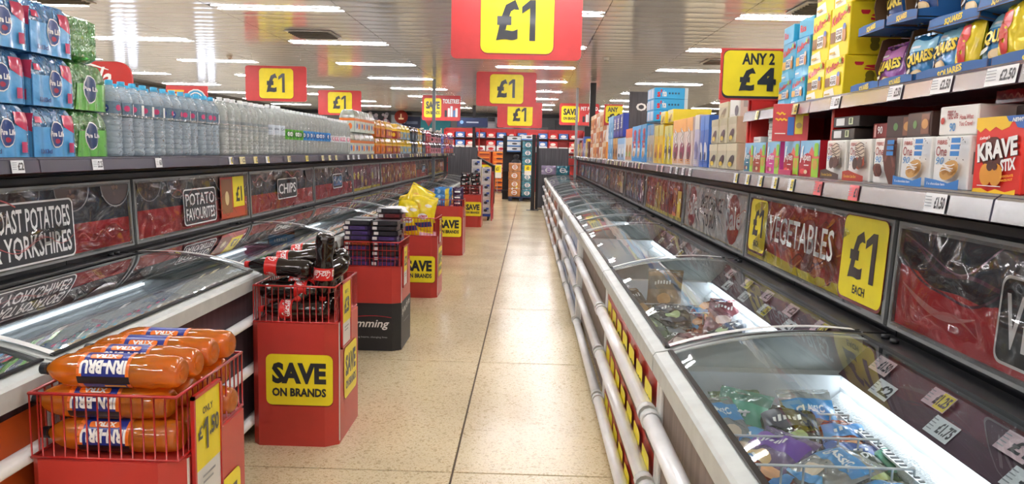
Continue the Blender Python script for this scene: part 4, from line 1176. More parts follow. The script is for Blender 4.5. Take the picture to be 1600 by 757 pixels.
# red packets behind the krave box
k_rp = Kind(lambda: carton('biscuit_packet', .16, .10, .035, M('#a81c24', .2, coat=.6, bump=.4, bscale=40), lambda p, w, h: p.wave(w * .2, w * .7, h * .5, h * .15, 3, .006, ink('#e06a60'))))
for i, (y, z) in enumerate(((1.80, .215), (1.98, .222), (1.82, .252))):
    k_rp.put('glossy red biscuit packet under the upper shelf, %s of the three' % ('nearest', 'farthest', 'topmost')[i], 'packet', 'glossy red packets', (1.26, y, RZ + z - .215 + (.0 if i < 2 else .0) + .0 + .215), FACE_R)
k_st = Kind(lambda: carton('shelf_ready_case', .42, .16, .212, M('#57524f', .5), None))
k_st.put('plain grey card case behind the orange red box holding the red packets', 'case', None, (1.27, 1.88, RZ), FACE_R)

def art_alpen(bg, acc):
    def a(p, w, h):
        p.rect(0, h * .45, w, h, E_('#8cc0e2')); p.poly([(w * .45, h * .62), (w * .62, h * .84), (w * .72, h * .7), (w * .8, h * .78), (w, h * .55), (w, h * .3), (w * .3, h * .3)], E_('#d86a5a'))
        p.poly([(0, 0), (w * .66, 0), (w * .66, h * .58), (w * .4, h * .66), (0, h * .5)], E_(bg))
        p.rect(w * .66, 0, w, h * .5, E_('#9cc83a')); p.rr(w * .76, h * .56, w * .97, h * .92, E_('#8cc43a'), .01); p.disc(w * .84, h * .34, w * .12, E_('#c89a4a'), h * .14)
        p.text('Alpen', w * .08, h * .38, w * .62, h * .66, INKW, .0, shear=.1, rot=-.05); p.poly([(w * .06, h * .38), (w * .11, h * .38), (w * .24, h * .86), (w * .16, h * .84)], INKW)
        p.rect(w * .3, h * .3, w * .55, h * .33, INKW); p.disc(w * .25, h * .14, w * .14, E_(acc), h * .08); p.disc(w * .42, h * .13, w * .09, E_('#e0c8a0'), h * .06)
    return a
for i, (y0, y1, bg, acc, nm) in enumerate(((2.965, 3.17, '#b01c2c', '#d84a4a', 'red bar box with tall white lettering, nearest to the red upright'), (3.19, 3.36, '#a81e2a', '#d84a4a', 'red bar box with tall white lettering, behind the small pink tray'),
        (3.42, 3.62, '#d84a9a', '#b82040', 'pink bar box with white lettering and blue sky'), (3.64, 3.82, '#a8442c', '#7a3a24', 'russet bar box with white lettering and blue sky'), (3.83, 3.98, '#3a7a94', '#6a2a40', 'teal bar box beside the end upright'))):
    kk = Kind(lambda w=y1 - y0 - .008: carton('snack_bar_box', w, .05, .142, E_('#e8e4e0'), art_alpen(bg, acc), lambda p, d, h: p.rect(0, 0, d, h, E_(bg))))
    putr(kk, nm, 'snack box', 'cereal bar boxes with mountain pictures', y0, y1, 1.10, .05, da=R.uniform(-.05, .05))
t = MB(); t.prism([(0, 0), (.11, 0), (.11, .004), (.004, .004), (.004, .022), (0, .022)], 0, .16, M('#b0305a', .4), lambda a, b, h: (a, h, b))
tag(t.build('shelf_tray', None, (1.075, 3.20, RZ)), 'low pink card tray edge in front of the second red bar box', 'tray')
k_wh = Kind(lambda: carton('snack_bar_box', .14, .12, .028, E_('#dfe0dc'), lambda p, w, h: (p.rect(w * .1, h * .3, w * .8, h * .5, ink('#a9aeb0')))))
for i in range(4): k_wh.put('thin white box stacked on the bar boxes, %s from the top' % ('lowest', 'third', 'second', 'first')[i], 'snack box', 'thin white stacked boxes', (1.19, 3.64 + .008 * (i % 2), RZ + .145 + .029 * i), FACE_R)
k_wh.put('thin pale box lying on the teal and russet bar boxes by the end upright', 'snack box', 'thin white stacked boxes', (1.19, 3.90, RZ + .145), FACE_R)

# kellogg's cartons on the upper shelf
UZ = 1.729
def art_kell(bg, mid):
    def a(p, w, h):
        p.poly([(0, h * .0), (w * .62, 0), (w * .5, h * .25), (0, h * .2)], E_('#f2ede0') if mid == 'coco' else E_('#7ac0e4'))
        p.text("Kellogg's", w * .06, h * .66, w * 1.0, h * .9, E_('#cf2030'), .015, rot=.18, shear=.3)
        p.rect(w * .04, h * .3, w * .3, h * .52, E_('#8a5a30') if mid == 'coco' else E_('#e8b868')); p.rr(w * .33, h * .3, w * .68, h * .56, INKW, .006)
        p.text('COCO' if mid == 'coco' else 'RICE', w * .36, h * .44, w * .65, h * .53, E_('#5a3420') if mid == 'coco' else E_('#2f6ab0'), .02); p.text('POPS' if mid == 'coco' else 'SQUARES', w * .36, h * .33, w * .65, h * .42, E_('#5a3420') if mid == 'coco' else E_('#2f6ab0'), .02)
        p.disc(w * .8, h * .4, w * .09, E_('#c98a50'), h * .13); p.disc(w * .8, h * .56, w * .08, E_('#4a6ab8') if mid == 'coco' else E_('#e8d8c8'), h * .06); p.rect(w * .1, h * .08, w * .4, h * .12, E_('#c9a43a') if mid == 'coco' else INKW)
        p.disc(w * .86, h * .88, w * .06, E_('#8cc04a'))
    return a
def side_kell(c):
    def s(p, d, h):
        p.text("'s", d * .2, h * .64, d * .8, h * .84, E_('#cf2030'), .02)
        for i in range(4): p.disc(d * .5, h * (.16 + .12 * i), d * .09, ink(c))
    return s
for (nm, base, kind, sc2, ys, hs) in (('yellow chocolate cereal carton', '#f2d81e', 'coco', '#7a6a10', [(2.865, 3.045), (3.05, 3.235)], [.15, .19, .19]), ('blue cereal square carton', '#3aa4cf', 'rice', '#cfe8f4', [(3.26, 3.42), (3.425, 3.60)], [.115, .165])):
    z = UZ
    for t, hh in enumerate(hs):
        for j, (a, b) in enumerate(ys):
            kk = Kind(lambda: carton('cereal_carton', b - a - .006, .19, hh - .002, E_(base), art_kell(base, kind), side_kell(sc2)))
            putr(kk, '%s on the upper shelf, %s row, %s column' % (nm, ('lowest', 'second', 'third')[t], ('nearer', 'farther')[j]), 'cereal carton', nm + 's on the upper shelf', a, b, 1.13 + .01 * t, .19, z)
        z += hh
kk = Kind(lambda: carton('cereal_carton', .15, .24, .078, E_('#35a6cf'), lambda p, w, h: p.text('Rice', w * .1, h * .3, w * .5, h * .7, E_('#cf2030'), .02), lambda p, d, h: (p.text("s'", d * .1, h * .1, d * .28, h * .9, E_('#cf2030'), .03), [p.disc(d * (.5 + .1 * i), h * .5, .008, ink('#1c5a80')) for i in range(4)])))
kk.put('blue carton lying flat on top of the blue cereal stack', 'cereal carton', 'blue cartons lying on the stack', (1.27, 3.35, UZ + .281), FACE_R + .06)
kk.put('smaller seeming blue carton lying at the back of the blue stack top', 'cereal carton', 'blue cartons lying on the stack', (1.27, 3.56, UZ + .281), FACE_R - .04)

# ---------------------------------------------------------------- crisp and cereal bags
def bagmesh(name, w, h, t, mat, art=None, seed=0, parent=None, sub=.025, crumple=1.0):
    """pillow bag: local front -Y, upright, base at z=0"""
    rr = random.Random(seed); a1, a2, a3 = [rr.uniform(0, 6) for _ in range(3)]
    def th(u, v):
        e = (math.sin(PI * min(max(v, 0), 1)) ** .45) * (math.sin(PI * min(max(u, 0), 1)) ** .4)
        return e * t / 2 * (1 + crumple * (.12 * math.sin(7 * u + a1) * math.sin(5 * v + a2) + .07 * math.sin(17 * u + 13 * v + a3)))
    def shp(u, v):
        pin = 1 - .06 * math.sin(PI * v); cx = .015 * w * math.sin(3 * v + a1)
        return (-w / 2 + w * u) * pin + cx, h * v + .006 * math.sin(9 * u + a2) * (1 if v > .9 or v < .1 else 0)
    b = MB()
    for s in (-1, 1):
        b.grid(lambda u, v: (lambda x, z: (x, s * th(u, v), z))(*shp(u if s < 0 else 1 - u, v)), 16, 14, mat)
    for v0, v1 in ((-.05, 0), (1, 1.05)):
        b.grid(lambda u, v: (-w / 2 + w * u, .002 * math.sin(40 * u), h * (v0 + (v1 - v0) * v)), 20, 1, mat)
    root = b.build(name, parent)
    if art:
        m = MB(); fr = lambda x, z, ww: (lambda X_, Z_: (X_, -th(x / w, z / h) - ww - .0008, Z_))(*shp(x / w, z / h))
        art(Pr(m, fr=fr, sub=sub, w=.001, step=.0008), w, h); m.build('print', root)
    return root
FOIL = lambda c: M(c, .22, .15, coat=.7, noise=.12, scale=20, bump=.5, bscale=28)
def art_sq(c1, c2, disc='#e0c088', extra=None):
    def a(p, w, h):
        p.rect(w * .04, h * .68, w * .96, h * .9, E_(c2)); p.rect(w * .2, h * .74, w * .55, h * .79, INKW)
        p.text('SQUARES', w * .05, h * .36, w * .96, h * .66, ink('#22242a'), .09, rot=.12); p.text('SQUARES', w * .06, h * .38, w * .95, h * .655, ink('#f0d43a'), .025, rot=.12)
        p.disc(w * .55, h * .2, w * .2, E_(disc), h * .11); p.disc(w * .55, h * .22, w * .14, E_('#efd9ac'), h * .07)
        p.poly([(w * .08, h * .3), (w * .34, h * .34), (w * .34, h * .28), (w * .08, h * .22)], INKW)
    return a
def art_eight(p, w, h):
    p.text('8', w * .26, h * .12, w * .76, h * .92, E_('#c8281c'), .06); 
kb = {'blue': Kind(lambda: bagmesh('crisp_bag', .155, .155, .07, FOIL('#2f7fb8'), art_sq('', '#8fc8e0'), 1)), 'purple': Kind(lambda: bagmesh('crisp_bag', .17, .155, .07, FOIL('#9048a0'), art_sq('', '#c074b8', '#a0622c'), 2)),
      'navy': Kind(lambda: bagmesh('crisp_bag', .15, .17, .07, FOIL('#234a8a'), art_sq('', '#5a8cc0'), 3)), 'yellow': Kind(lambda: bagmesh('crisp_bag', .10, .15, .06, FOIL('#e0c81e'), art_eight, 4))}
CBLUE = M('#245f9e', .5); CBROWN = M('#6f5238', .7)
def tray(w, d, h, lip, wing, left=True, right=True, top=False):
    """shelf-ready case: blue outside, brown inside, cut-away front"""
    r = thing('shelf_case', '', 'case')
    t = .004
    def wall(nm, pts, u, v, o):
        b = MB(); o, u, v = Vector(o), Vector(u), Vector(v); n = u.cross(v).normalized() * t
        N = len(pts); P = [o + u * a + v * c for a, c in pts]
        b.add(P, [tuple(range(N))], CBLUE); b.add([q - n for q in P], [tuple(range(N - 1, -1, -1))], CBROWN)
        b.add(P + [q - n for q in P], [(i, (i + 1) % N, N + (i + 1) % N, N + i) for i in range(N)], CBROWN)
        return b.build(nm, r)
    wall('front_lip', [(0, 0), (w, 0), (w, lip), (w * .8, lip * 1.15), (w * .2, lip * 1.15), (0, lip)], (1, 0, 0), (0, 0, 1), (-w / 2, -d / 2, 0))
    sidep = [(0, 0), (d, 0), (d, h), (wing + .02, h), (wing, h * .96), (wing * .8, h * .5), (wing, lip * 1.3), (0, lip)]
    if right: wall('side_wall', sidep, (0, 1, 0), (0, 0, 1), (w / 2, -d / 2, 0))
    if left: wall('side_wall', [(d - a, c) for a, c in sidep], (0, -1, 0), (0, 0, 1), (-w / 2, d / 2, 0))
    wall('back_wall', [(0, 0), (w, 0), (w, h), (0, h)], (-1, 0, 0), (0, 0, 1), (w / 2, d / 2, 0))
    wall('base', [(0, 0), (w, 0), (w, d), (0, d)], (1, 0, 0), (0, -1, 0), (-w / 2, d / 2, 0.004))
    if top: 
        wall('top_flap', [(0, 0), (w, 0), (w, d), (0, d)], (1, 0, 0), (0, 1, 0), (-w / 2, -d / 2, h))
        wall('front_header', [(0, 0), (w, 0), (w, .05), (0, .05)], (1, 0, 0), (0, 0, 1), (-w / 2, -d / 2, h - .05))
        m = MB(); p = Pr(m, (-w / 2, -d / 2, h - .05), (1, 0, 0), (0, 0, 1)); p.text('SQUARES', w * .3, .008, w * .7, .04, ink('#f0d43a'), .03, rot=.1); m.build('print', r)
    m = MB(); p = Pr(m, (-w / 2, -d / 2, 0), (1, 0, 0), (0, 0, 1)); p.text('SQUARES', w * .34, lip * .15, w * .68, lip * .9, ink('#f0d43a'), .03, rot=.1); m.build('print', r)
    return r
kt = Kind(lambda: tray(.22, .24, .20, .030, .10)); kt2 = Kind(lambda: tray(.20, .24, .20, .028, .06, top=True)); kt3 = Kind(lambda: tray(.36, .26, .10, .030, .06))
TG = 'blue shelf cases of crisps'
def put_tray(k, lab, y0, y1, x, z, rot=None): return k.put(lab, 'case', TG, (x, (y0 + y1) / 2, z), rot if rot else FACE_R)
put_tray(kt, 'blue open crisp case beside the yellow cartons, bottom row', 2.60, 2.82, 1.26, UZ)
put_tray(kt, 'blue open crisp case second from the yellow cartons, bottom row', 2.375, 2.595, 1.26, UZ)
put_tray(kt3, 'low wide blue crisp tray in the middle of the bottom row', 1.99, 2.35, 1.27, UZ)
put_tray(kt3, 'low wide blue crisp tray at the right edge, bottom row', 1.61, 1.98, 1.27, UZ)
put_tray(kt2, 'blue case with brown interior standing above the first open case', 2.61, 2.81, 1.27, UZ + .202)
put_tray(kt2, 'blue case with a dark crisp bag standing in the second column', 2.395, 2.595, 1.27, UZ + .202, (0, .05, FACE_R))
put_tray(kt, 'tilted torn blue case leaning forward in the upper row', 2.12, 2.34, 1.28, UZ + .13, (-.16, 0, FACE_R + .1))
put_tray(kt, 'tilted blue case with navy multi bag in the upper row', 1.89, 2.11, 1.28, UZ + .14, (-.2, .04, FACE_R - .1))
put_tray(kt, 'blue case holding a purple bag at the upper right edge', 1.63, 1.86, 1.27, UZ + .14, (-.12, 0, FACE_R))
BG = 'foil crisp bags in blue cases'
for kc, lab, x, y, z, rot in [
    ('purple', 'small purple crisp bag low in the case beside the yellow cartons', 1.24, 2.72, UZ + .006, (-.1, 0, FACE_R)), ('blue', 'big blue crisp bag in the second case of the bottom row', 1.23, 2.485, UZ + .006, (-.05, 0, FACE_R + .1)),
    ('blue', 'blue crisp bag at the far end of the middle low tray', 1.20, 2.29, UZ + .008, (-.15, 0, FACE_R - .1)), ('yellow', 'yellow bag with a red figure eight in the middle low tray', 1.19, 2.175, UZ + .01, (-.1, .06, FACE_R)),
    ('blue', 'blue crisp bag between the two yellow bags', 1.21, 2.055, UZ + .01, (-.25, .05, FACE_R + .15)), ('yellow', 'yellow bag with a red figure eight beside the purple bag', 1.17, 1.945, UZ + .01, (-.1, -.05, FACE_R - .1)),
    ('purple', 'large purple crisp bag at the right edge of the bottom row', 1.19, 1.81, UZ + .01, (-.2, .02, FACE_R)), ('navy', 'dark blue crisp bag standing in the first upper case', 1.25, 2.71, UZ + .21, (0, 0, FACE_R)),
    ('navy', 'dark blue crisp bag standing in the second upper case', 1.24, 2.495, UZ + .21, (-.05, 0, FACE_R)), ('blue', 'crumpled blue foil bag poking out of the torn case', 1.24, 2.25, UZ + .165, (-.3, .2, FACE_R)),
    ('navy', 'navy multi bag of crisps in the tilted case', 1.24, 2.01, UZ + .185, (-.3, .1, FACE_R)), ('purple', 'purple crisp bag in the upper case at the right edge', 1.24, 1.74, UZ + .19, (-.2, 0, FACE_R))]:
    kb[kc].put(lab, 'crisp bag', BG, (x, y, z), rot)

# ---------------------------------------------------------------- far cereal boxes along the right shelf
def art_gen(c1, c2, c3, txt=None, tc='#f4f4f2', vertical=True):
    def a(p, w, h):
        p.w = .0015; p.step = .001
        p.rect(0, h * .72, w, h, E_(c1)); p.disc(w * .5, h * .3, w * .34, E_(c2), h * .2, 14, .4); p.disc(w * .45, h * .2, w * .2, E_(c3), h * .1)
        if txt == '~':
            for q, c_ in enumerate((tc, '#f4f0ea')): p.band([(w * (.45 + .1 * q + .16 * math.sin(i * 1.3)), h * (.40 + .045 * i)) for i in range(10)], .016, ink(c_))
        elif txt: p.text(txt, w * .2, h * .38, w * .8, h * .9, ink(tc), .03, rot=PI / 2) if vertical else p.text(txt, w * .1, h * .6, w * .9, h * .75, ink(tc), .03)
        for i in range(3): p.rect(w * .1, h * (.05 + .035 * i), w * .9, h * (.065 + .035 * i), E_(c1))
    return a
def put_run(name, nm, n, y0, y1, h, base, art, x=1.12, z=RZ, d=.07, group=None, side=None, cat='cereal box'):
    w = (y1 - y0) / n
    kk = Kind(lambda: carton(name, w - .008, d, h, E_(base), art, side))
    for i in range(n):
        putr(kk, nm if n == 1 else '%s, %s of %d from the camera' % (nm, ORD[i] if i else 'first', n), cat, group or nm + ' group', y0 + w * i, y0 + w * (i + 1), x, d, z, R.uniform(-.03, .03))
put_run('snack_box', 'patterned treat box with dark stripes on the lower tier', 3, 4.22, 4.86, .145, '#c9c2a4', art_gen('#d8d0b0', '#3a2a30', '#d8b82a'))
put_run('snack_box', 'patterned treat box with dark stripes on the upper tier', 3, 4.24, 4.84, .145, '#c8bfa0', art_gen('#b8b088', '#4a2030', '#e0c43a'), z=RZ + .147)
kk = Kind(lambda: carton('case', .22, .18, .115, E_('#d8d4c8'), lambda p, w, h: (p.rect(w * .1, h * .15, w * .9, h * .9, E_('#e6e4dc')), p.disc(w * .7, h * .3, .04, E_('#3a1830'), .03)), lambda p, d, h: (p.rect(d * .1, h * .45, d * .9, h * .9, ink('#b8b8b0')), p.disc(d * .5, h * .25, .05, E_('#3a1830'), .025), p.disc(d * .6, h * .25, .03, E_('#c08a50'), .015))))
kk.put('white and purple treat case on the patterned boxes beside the end upright', 'case', None, (1.24, 4.42, RZ + .294), FACE_R)
kk2 = Kind(lambda: carton('case', .22, .16, .10, E_('#c9bf9c'), art_gen('#d8cca0', '#7a6a4a', '#a89a70'))); kk2.put('cream patterned treat case behind the white and purple one', 'case', None, (1.24, 4.72, RZ + .294), FACE_R)
put_run('cereal_box', 'bright blue cereal box with dog bone shapes', 2, 4.90, 5.14, .33, '#2f62b8', art_gen('#3a78cc', '#d8dce4', '#1c2c50'), group='bright blue cereal boxes')
put_run('cereal_box', 'lilac grey cereal box with a bowl picture', 1, 5.16, 5.32, .345, '#b8b4cc', art_gen('#d8d0c4', '#6a6a9a', '#8a8ab0'))
put_run('cereal_box', 'pale cereal box with vertical brown lettering', 3, 5.36, 6.10, .34, '#d8c6bc', art_gen('#e6a04a', '#8a2a4a', '#5a2a30', '~', '#5a3430'), group='pale cereal boxes with vertical lettering')
put_run('cereal_box', 'yellow cereal box with a dark wheel picture', 2, 6.14, 6.50, .31, '#e8d23a', art_gen('#d8d06a', '#4a3428', '#e8e0c0', '~', '#3a6a3a'), group='yellow cereal boxes, shorter pair')
put_run('cereal_box', 'tall golden cereal box with an animal picture', 2, 6.54, 7.02, .33, '#ecc426', art_gen('#d8cf6a', '#e09a28', '#8a4a20'), group='tall golden cereal boxes')
put_run('cereal_box', 'beige and blue cereal box', 2, 7.06, 7.46, .35, '#b8b2a0', art_gen('#5a9ad0', '#a88a5a', '#d8c8a0'), group='beige and blue cereal boxes')
put_run('cereal_box', 'tall sky blue cereal box with red script', 3, 7.5, 8.5, .37, '#2f9ad8', art_gen('#3aa0dc', '#e8e0d8', '#c09a70', 'rice', '#c02a3c'), group='tall sky blue cereal boxes')
put_run('cereal_box', 'cream and orange cereal box', 2, 8.55, 9.1, .36, '#d8c8a8', art_gen('#d86a3a', '#b87a3a', '#8ab04a'), group='cream and orange cereal boxes')
kk = Kind(lambda: carton('cereal_case', .34, .30, .098, E_('#2ea2dc'), lambda p, w, h: (p.rect(w * .1, h * .1, w * .45, h * .9, E_('#b8c8e0')), p.rect(w * .55, h * .1, w * .9, h * .9, E_('#b8c8e0'))), lambda p, d, h: (p.text("s'", d * .08, h * .15, d * .22, h * .85, E_('#cf2030'), .04), p.text('rice', d * .24, h * .2, d * .36, h * .8, INKW, .02), [p.disc(d * (.45 + .09 * i), h * .5, .009, ink('#124a70')) for i in range(4)], p.rect(d * .9, 0, d, h, E_('#c8d4dc')))))
for i in range(3): kk.put('large sky blue case lying crosswise above the cereal boxes, %s of three' % ('lowest', 'middle', 'topmost')[i], 'cereal case', 'large sky blue cases lying crosswise', (1.25, 7.2, RZ + .375 + .1 * i), FACE_R + .03)
kk = Kind(lambda: carton('cereal_case', .22, .3, .10, E_('#e8cf30'), art_gen('#d8d080', '#b88a3a', '#8a5a20')))
for i in range(2): kk.put('yellow case lying on the golden cereal boxes, %s of the two' % ('nearer', 'farther')[i], 'cereal case', 'yellow cases lying flat', (1.27, 6.26 + .35 * i, RZ + .335), FACE_R)
put_run('milk_carton', 'white and blue carton with a dog picture', 2, 9.2, 9.9, .27, '#c8d8ea', art_gen('#8ac0ea', '#f2f2f2', '#2a3a50'), group='white and blue cartons', cat='pet food box')
put_run('cereal_box', 'brown and orange box between the blue packs', 2, 9.95, 10.5, .28, '#c88a3a', art_gen('#e0b060', '#3a2418', '#a8641e'), group='brown and orange boxes')
put_run('cereal_box', 'navy biscuit box on the upper tier', 3, 9.4, 10.5, .28, '#2a3a94', art_gen('#3a4ab0', '#22307c', '#4a5ac0', 'bix', '#f4f4f2'), z=RZ + .285, group='navy boxes on the upper tier')
put_run('cereal_box', 'light blue biscuit box on the upper tier', 2, 10.55, 11.2, .30, '#6ab4e0', art_gen('#8ac8ec', '#4a90c8', '#b8dcf0'), z=RZ + .285, group='light blue boxes on the upper tier')
put_run('cereal_box', 'light blue biscuit box on the lower tier', 2, 10.55, 11.2, .28, '#7ab0d8', art_gen('#9ac8ec', '#4a90c8', '#b8dcf0'), group='light blue boxes on the lower tier')
cs = [('#d88a3a', '#e8c89a', '#b85a20', 'orange and cream'), ('#e8e4dc', '#c87a3a', '#e0b070', 'cream'), ('#c86a2a', '#e8d8b8', '#8a3a18', 'burnt orange')]
for t in range(3):
    for i in range(5):
        c = cs[(i + t) % 3]; y = 11.6 + i * .62
        kk = Kind(lambda: carton('porridge_box', .56, .2, .25, E_(c[0]), art_gen(c[1], c[2], c[1])))
        kk.put('%s porridge box in the far stacks, %s tier, %s stack from the camera' % (c[3], tiers[t], ORD[i]), 'porridge box', 'porridge boxes in the far stacks', (1.24, y + .3, RZ + .252 * t), FACE_R)
cs = [('#5a2a20', 'dark brown'), ('#c8a03a', 'golden'), ('#b8324a', 'crimson'), ('#3a6ab8', 'blue'), ('#a8a0c0', 'lilac'), ('#e0c43a', 'yellow')]
for i in range(12):
    c = cs[(i * 5) % 6]; y = 14.8 + i * .42; hh = [.30, .36, .28, .42, .34][i % 5]
    kk = Kind(lambda: carton('food_box', .38, .2, hh, E_(c[0]), art_gen(c[0], '#e8e0d0', c[0])))
    kk.put('%s box near the far end of the right shelf, %s of its run' % (c[1], ORD[i]), 'food box', 'boxes at the far end of the right shelf', (1.22, y + .2, RZ), FACE_R)

# ================================================================ DUMP BINS
def dump_bin(Y, label, art=None, sart=None, price=None, body=CARDRED, x=-1.362, zb=.63, zt=.815, W=.43, D=.50, wires='each', lower=None, dx=0.0):
    o = thing('dump_bin', label, 'dump bin', (x + dx, Y, 0), 0, 'red card dump bins along the left freezers')
    c = .035
    out = [(c, 0), (W - c * 1.8, 0), (W, c * 1.3), (W, D - c), (W - c, D), (c, D), (0, D - c), (0, c)]
    b = MB(); b.prism(out, 0, zb, body); b.build('body', o)
    if lower:
        lo = [(a + (.003 if a > W / 2 else -.003), q + (.003 if q > D / 2 else -.003)) for a, q in out]
        l = MB(); l.prism(lo, .0, lower, M('#26272b', .45)); l.build('lower_wrap', o)
    sm = MB(); sm.box(W - .001, W + .002, c * 1.3 - .004, c * 1.3 + .006, .02, zb, M('#d8d4ce', .6)); sm.build('seam_edge', o)
    if art:
        m = MB(); art(Pr(m, (0, 0, 0), (1, 0, 0), (0, 0, 1), w=.002, step=.001), W, zb); m.build('front_print', o)
    if sart:
        m = MB(); sart(Pr(m, (W, 0, 0), (0, 1, 0), (0, 0, 1), w=.002, step=.001), D, zb); m.build('side_print', o)
    # wire basket
    def rim(z, r=.0045):
        q = .012
        t = MB(); t.tube([(q, q, z), (W - q, q, z), (W - q, D - q, z), (q, D - q, z)], r, WIRE_RED, 6, True); return t
    for z in (zb + .004, zt): rim(z, .005).build('basket_rim', o)
    pos = []
    nx, ny = 13, 14
    for i in range(nx + 1): pos += [(.012 + (W - .024) * i / nx, .012)]
    for i in range(1, ny + 1): pos += [(W - .012, .012 + (D - .024) * i / ny), (.012, .012 + (D - .024) * i / ny)]
    wp = None; jm = MB()
    for a, q in pos:
        r = .0032 if (a, q) not in ((.012, .012), (W - .012, .012)) else .0055
        if wires == 'each':
            if wp is None: wp = MB().tube([(0, 0, zb), (0, 0, zt)], .0026, WIRE_RED, 5).build('basket_wire', o); w_ = wp
            else: w_ = wp.copy(); COL.objects.link(w_)
            w_.location = (a, q, 0)
        else: jm.tube([(a, q, zb), (a, q, zt)], .0026, WIRE_RED, 4)
    if wires != 'each': j = jm.build('basket_wire', o); j['kind'] = 'stuff'
    for z in (zb + .065, zb + .125) if wires == 'grid' else ():
        rim(z, .0022).build('basket_rim', o)
    if price:
        txt, top, pz0, pz1 = price
        f = MB(); x0 = W + .008; y0, y1 = .06, .255
        for aa in ((y0, y0 + .010, pz0, pz1), (y1 - .010, y1, pz0, pz1), (y0, y1, pz0, pz0 + .010), (y0, y1, pz1 - .010, pz1)):
            f.box(x0 - .004, x0 + .007, *aa, WIRE_RED)
        fo = f.build('price_holder', o)
        m = MB(); p = Pr(m, (x0, y0 + .01, pz0 + .01), (0, 1, 0), (0, 0, 1), w=.002, step=.001); ww, hh = y1 - y0 - .02, pz1 - pz0 - .02
        p.rect(0, 0, ww, hh, ink('#dcdcd8')); p.rect(0, hh * .36, ww, hh, YELD)
        p.text(top, ww * .3, hh * .82, ww * .7, hh * .88, INK, .0)
        if '.' in txt:
            a_, b_ = txt[1:].split('.')
            p.text('£', ww * .1, hh * .62, ww * .28, hh * .74, INK, .02); one_glyph(p, ww * .3, hh * .5, ww * .48, hh * .78, INK); p.text('.' + b_, ww * .52, hh * .60, ww * .9, hh * .76, INK, .02)
        else: p.text(txt, ww * .2, hh * .5, ww * .8, hh * .76, INK, .03)
        p.rect(ww * .2, hh * .28, ww * .7, hh * .3, ink('#8a8e92')); p.rect(ww * .2, hh * .23, ww * .6, hh * .25, ink('#8a8e92'))
        m.build('price_card', fo)
    return o
def art_sob(u0, v0, u1, v1):
    def a(p, W, h):
        w, hh = u1 - u0, v1 - v0
        p.rr(u0 + .004, v0 - .006, u1 + .002, v1, ink('#7a1612'), .03); p.rr(u0, v0, u1, v1, YEL, .03)
        p.text('SAVE', u0 + w * .09, v0 + hh * .42, u0 + w * .9, v0 + hh * .84, INK, .035)
        p.text('ON BRANDS', u0 + w * .09, v0 + hh * .17, u0 + w * .9, v0 + hh * .34, INK, .025)
    return a
B1 = dump_bin(1.99, 'red dump bin of orange soda bottles at the bottom left corner', art_sob(.06, .2, .39, .46), art_sob(.12, .2, .42, .46), ('£1.50', 'ONLY', .44, .80), dx=.0)
B2 = dump_bin(3.70, 'red dump bin of dark cola bottles with a save on brands plate', art_sob(.075, .215, .41, .475), art_sob(.14, .2, .42, .47), ('£3', 'ANY 2', .49, .83))
def art_slim(p, W, h):
    p.w = .006
    p.text('Slimming', W * .05, .16, W * .80, .24, INKW, .0, shear=.3)
    p.wave(W * .2, W * .85, .255, .012, .5, .004, ink('#c8283a')); p.text('touching hearts, changing lives', W * .12, .095, W * .78, .112, ink('#a0a4a8'), .0)
def art_slims(p, W, h):
    p.w = .006
    p.text('by me, for me', .06, .26, .40, .34, INKW, .0, shear=.3, rot=.1); p.rect(.12, .2, .36, .204, ink('#8a8e92'))
B3 = dump_bin(5.58, 'red and black dump bin stacked with flat purple and black boxes', art_slim, art_slims, ('£2', 'ONLY', .47, .78), lower=.36, wires='grid')
B4 = dump_bin(7.68, 'red dump bin of large yellow bags with a save on brands plate', art_sob(.09, .16, .41, .43), art_sob(.1, .2, .40, .5), ('£1', 'ONLY', .55, .80), wires='joined', dx=.02)
B5 = dump_bin(10.9, 'red dump bin with blue wipes and purple packs, farther along the aisle', art_sob(.06, .27, .41, .56), None, ('£1', 'ONLY', .55, .80), wires='joined', zb=.70, zt=.80)
B6 = dump_bin(15.1, 'farthest red dump bin, filled with black wrapped packs', art_sob(.1, .22, .43, .50), None, None, wires='grid')

# ---- orange soda bottles
def lab_soda(m, h, r):
    z0, z1 = h * .33, h * .69; rr = r * .985
    m.lathe([(rr, z0), (rr, z1)], 24, M('#1e2f86', .3, noise=0))
    for a, b in ((z0, z0 + .010), (z1 - .014, z1)): m.lathe([(rr + .0006, a), (rr + .0006, b)], 24, M('#e2701c', .3, noise=0))
    for ac in (0.45 - PI / 2, .45 + PI / 2):
        fr = cyl_frame(rr, ac, z0, 'h'); p = Pr(m, fr=fr, sub=.012, w=.0009, step=.0005); L = z1 - z0
        p.rect(L * .0, .026, L, .05, ink('#14161c')); p.rect(L * .1, .054, L * .5, .062, ink('#e2b02a'));
        p.text('IRN-BRU', L * .06, -.020, L * .94, .018, INKW, .05)
        p.rr(L * .2, -.042, L * .8, -.024, M('#e2701c', .3, noise=0), .006); p.text('XTRA', L * .28, -.040, L * .72, -.026, INKW, .03)
k_irn = Kind(lambda: make_bottle('soda_bottle', .40, .0485, ORANGEB, '#15161c', 'soda', lab_soda))
def lie(yaw, roll, pitch=0.0, flip=False):
    m = Matrix.Rotation(yaw, 3, 'Z') @ Matrix.Rotation(pitch, 3, 'Y') @ Matrix.Rotation((1 if flip else -1) * PI / 2, 3, 'Y') @ Matrix.Rotation(roll, 3, 'Z')
    return tuple(m.to_euler())
names = [('lowest layer', .685), ('second layer', .775), ('top layer', .868)]
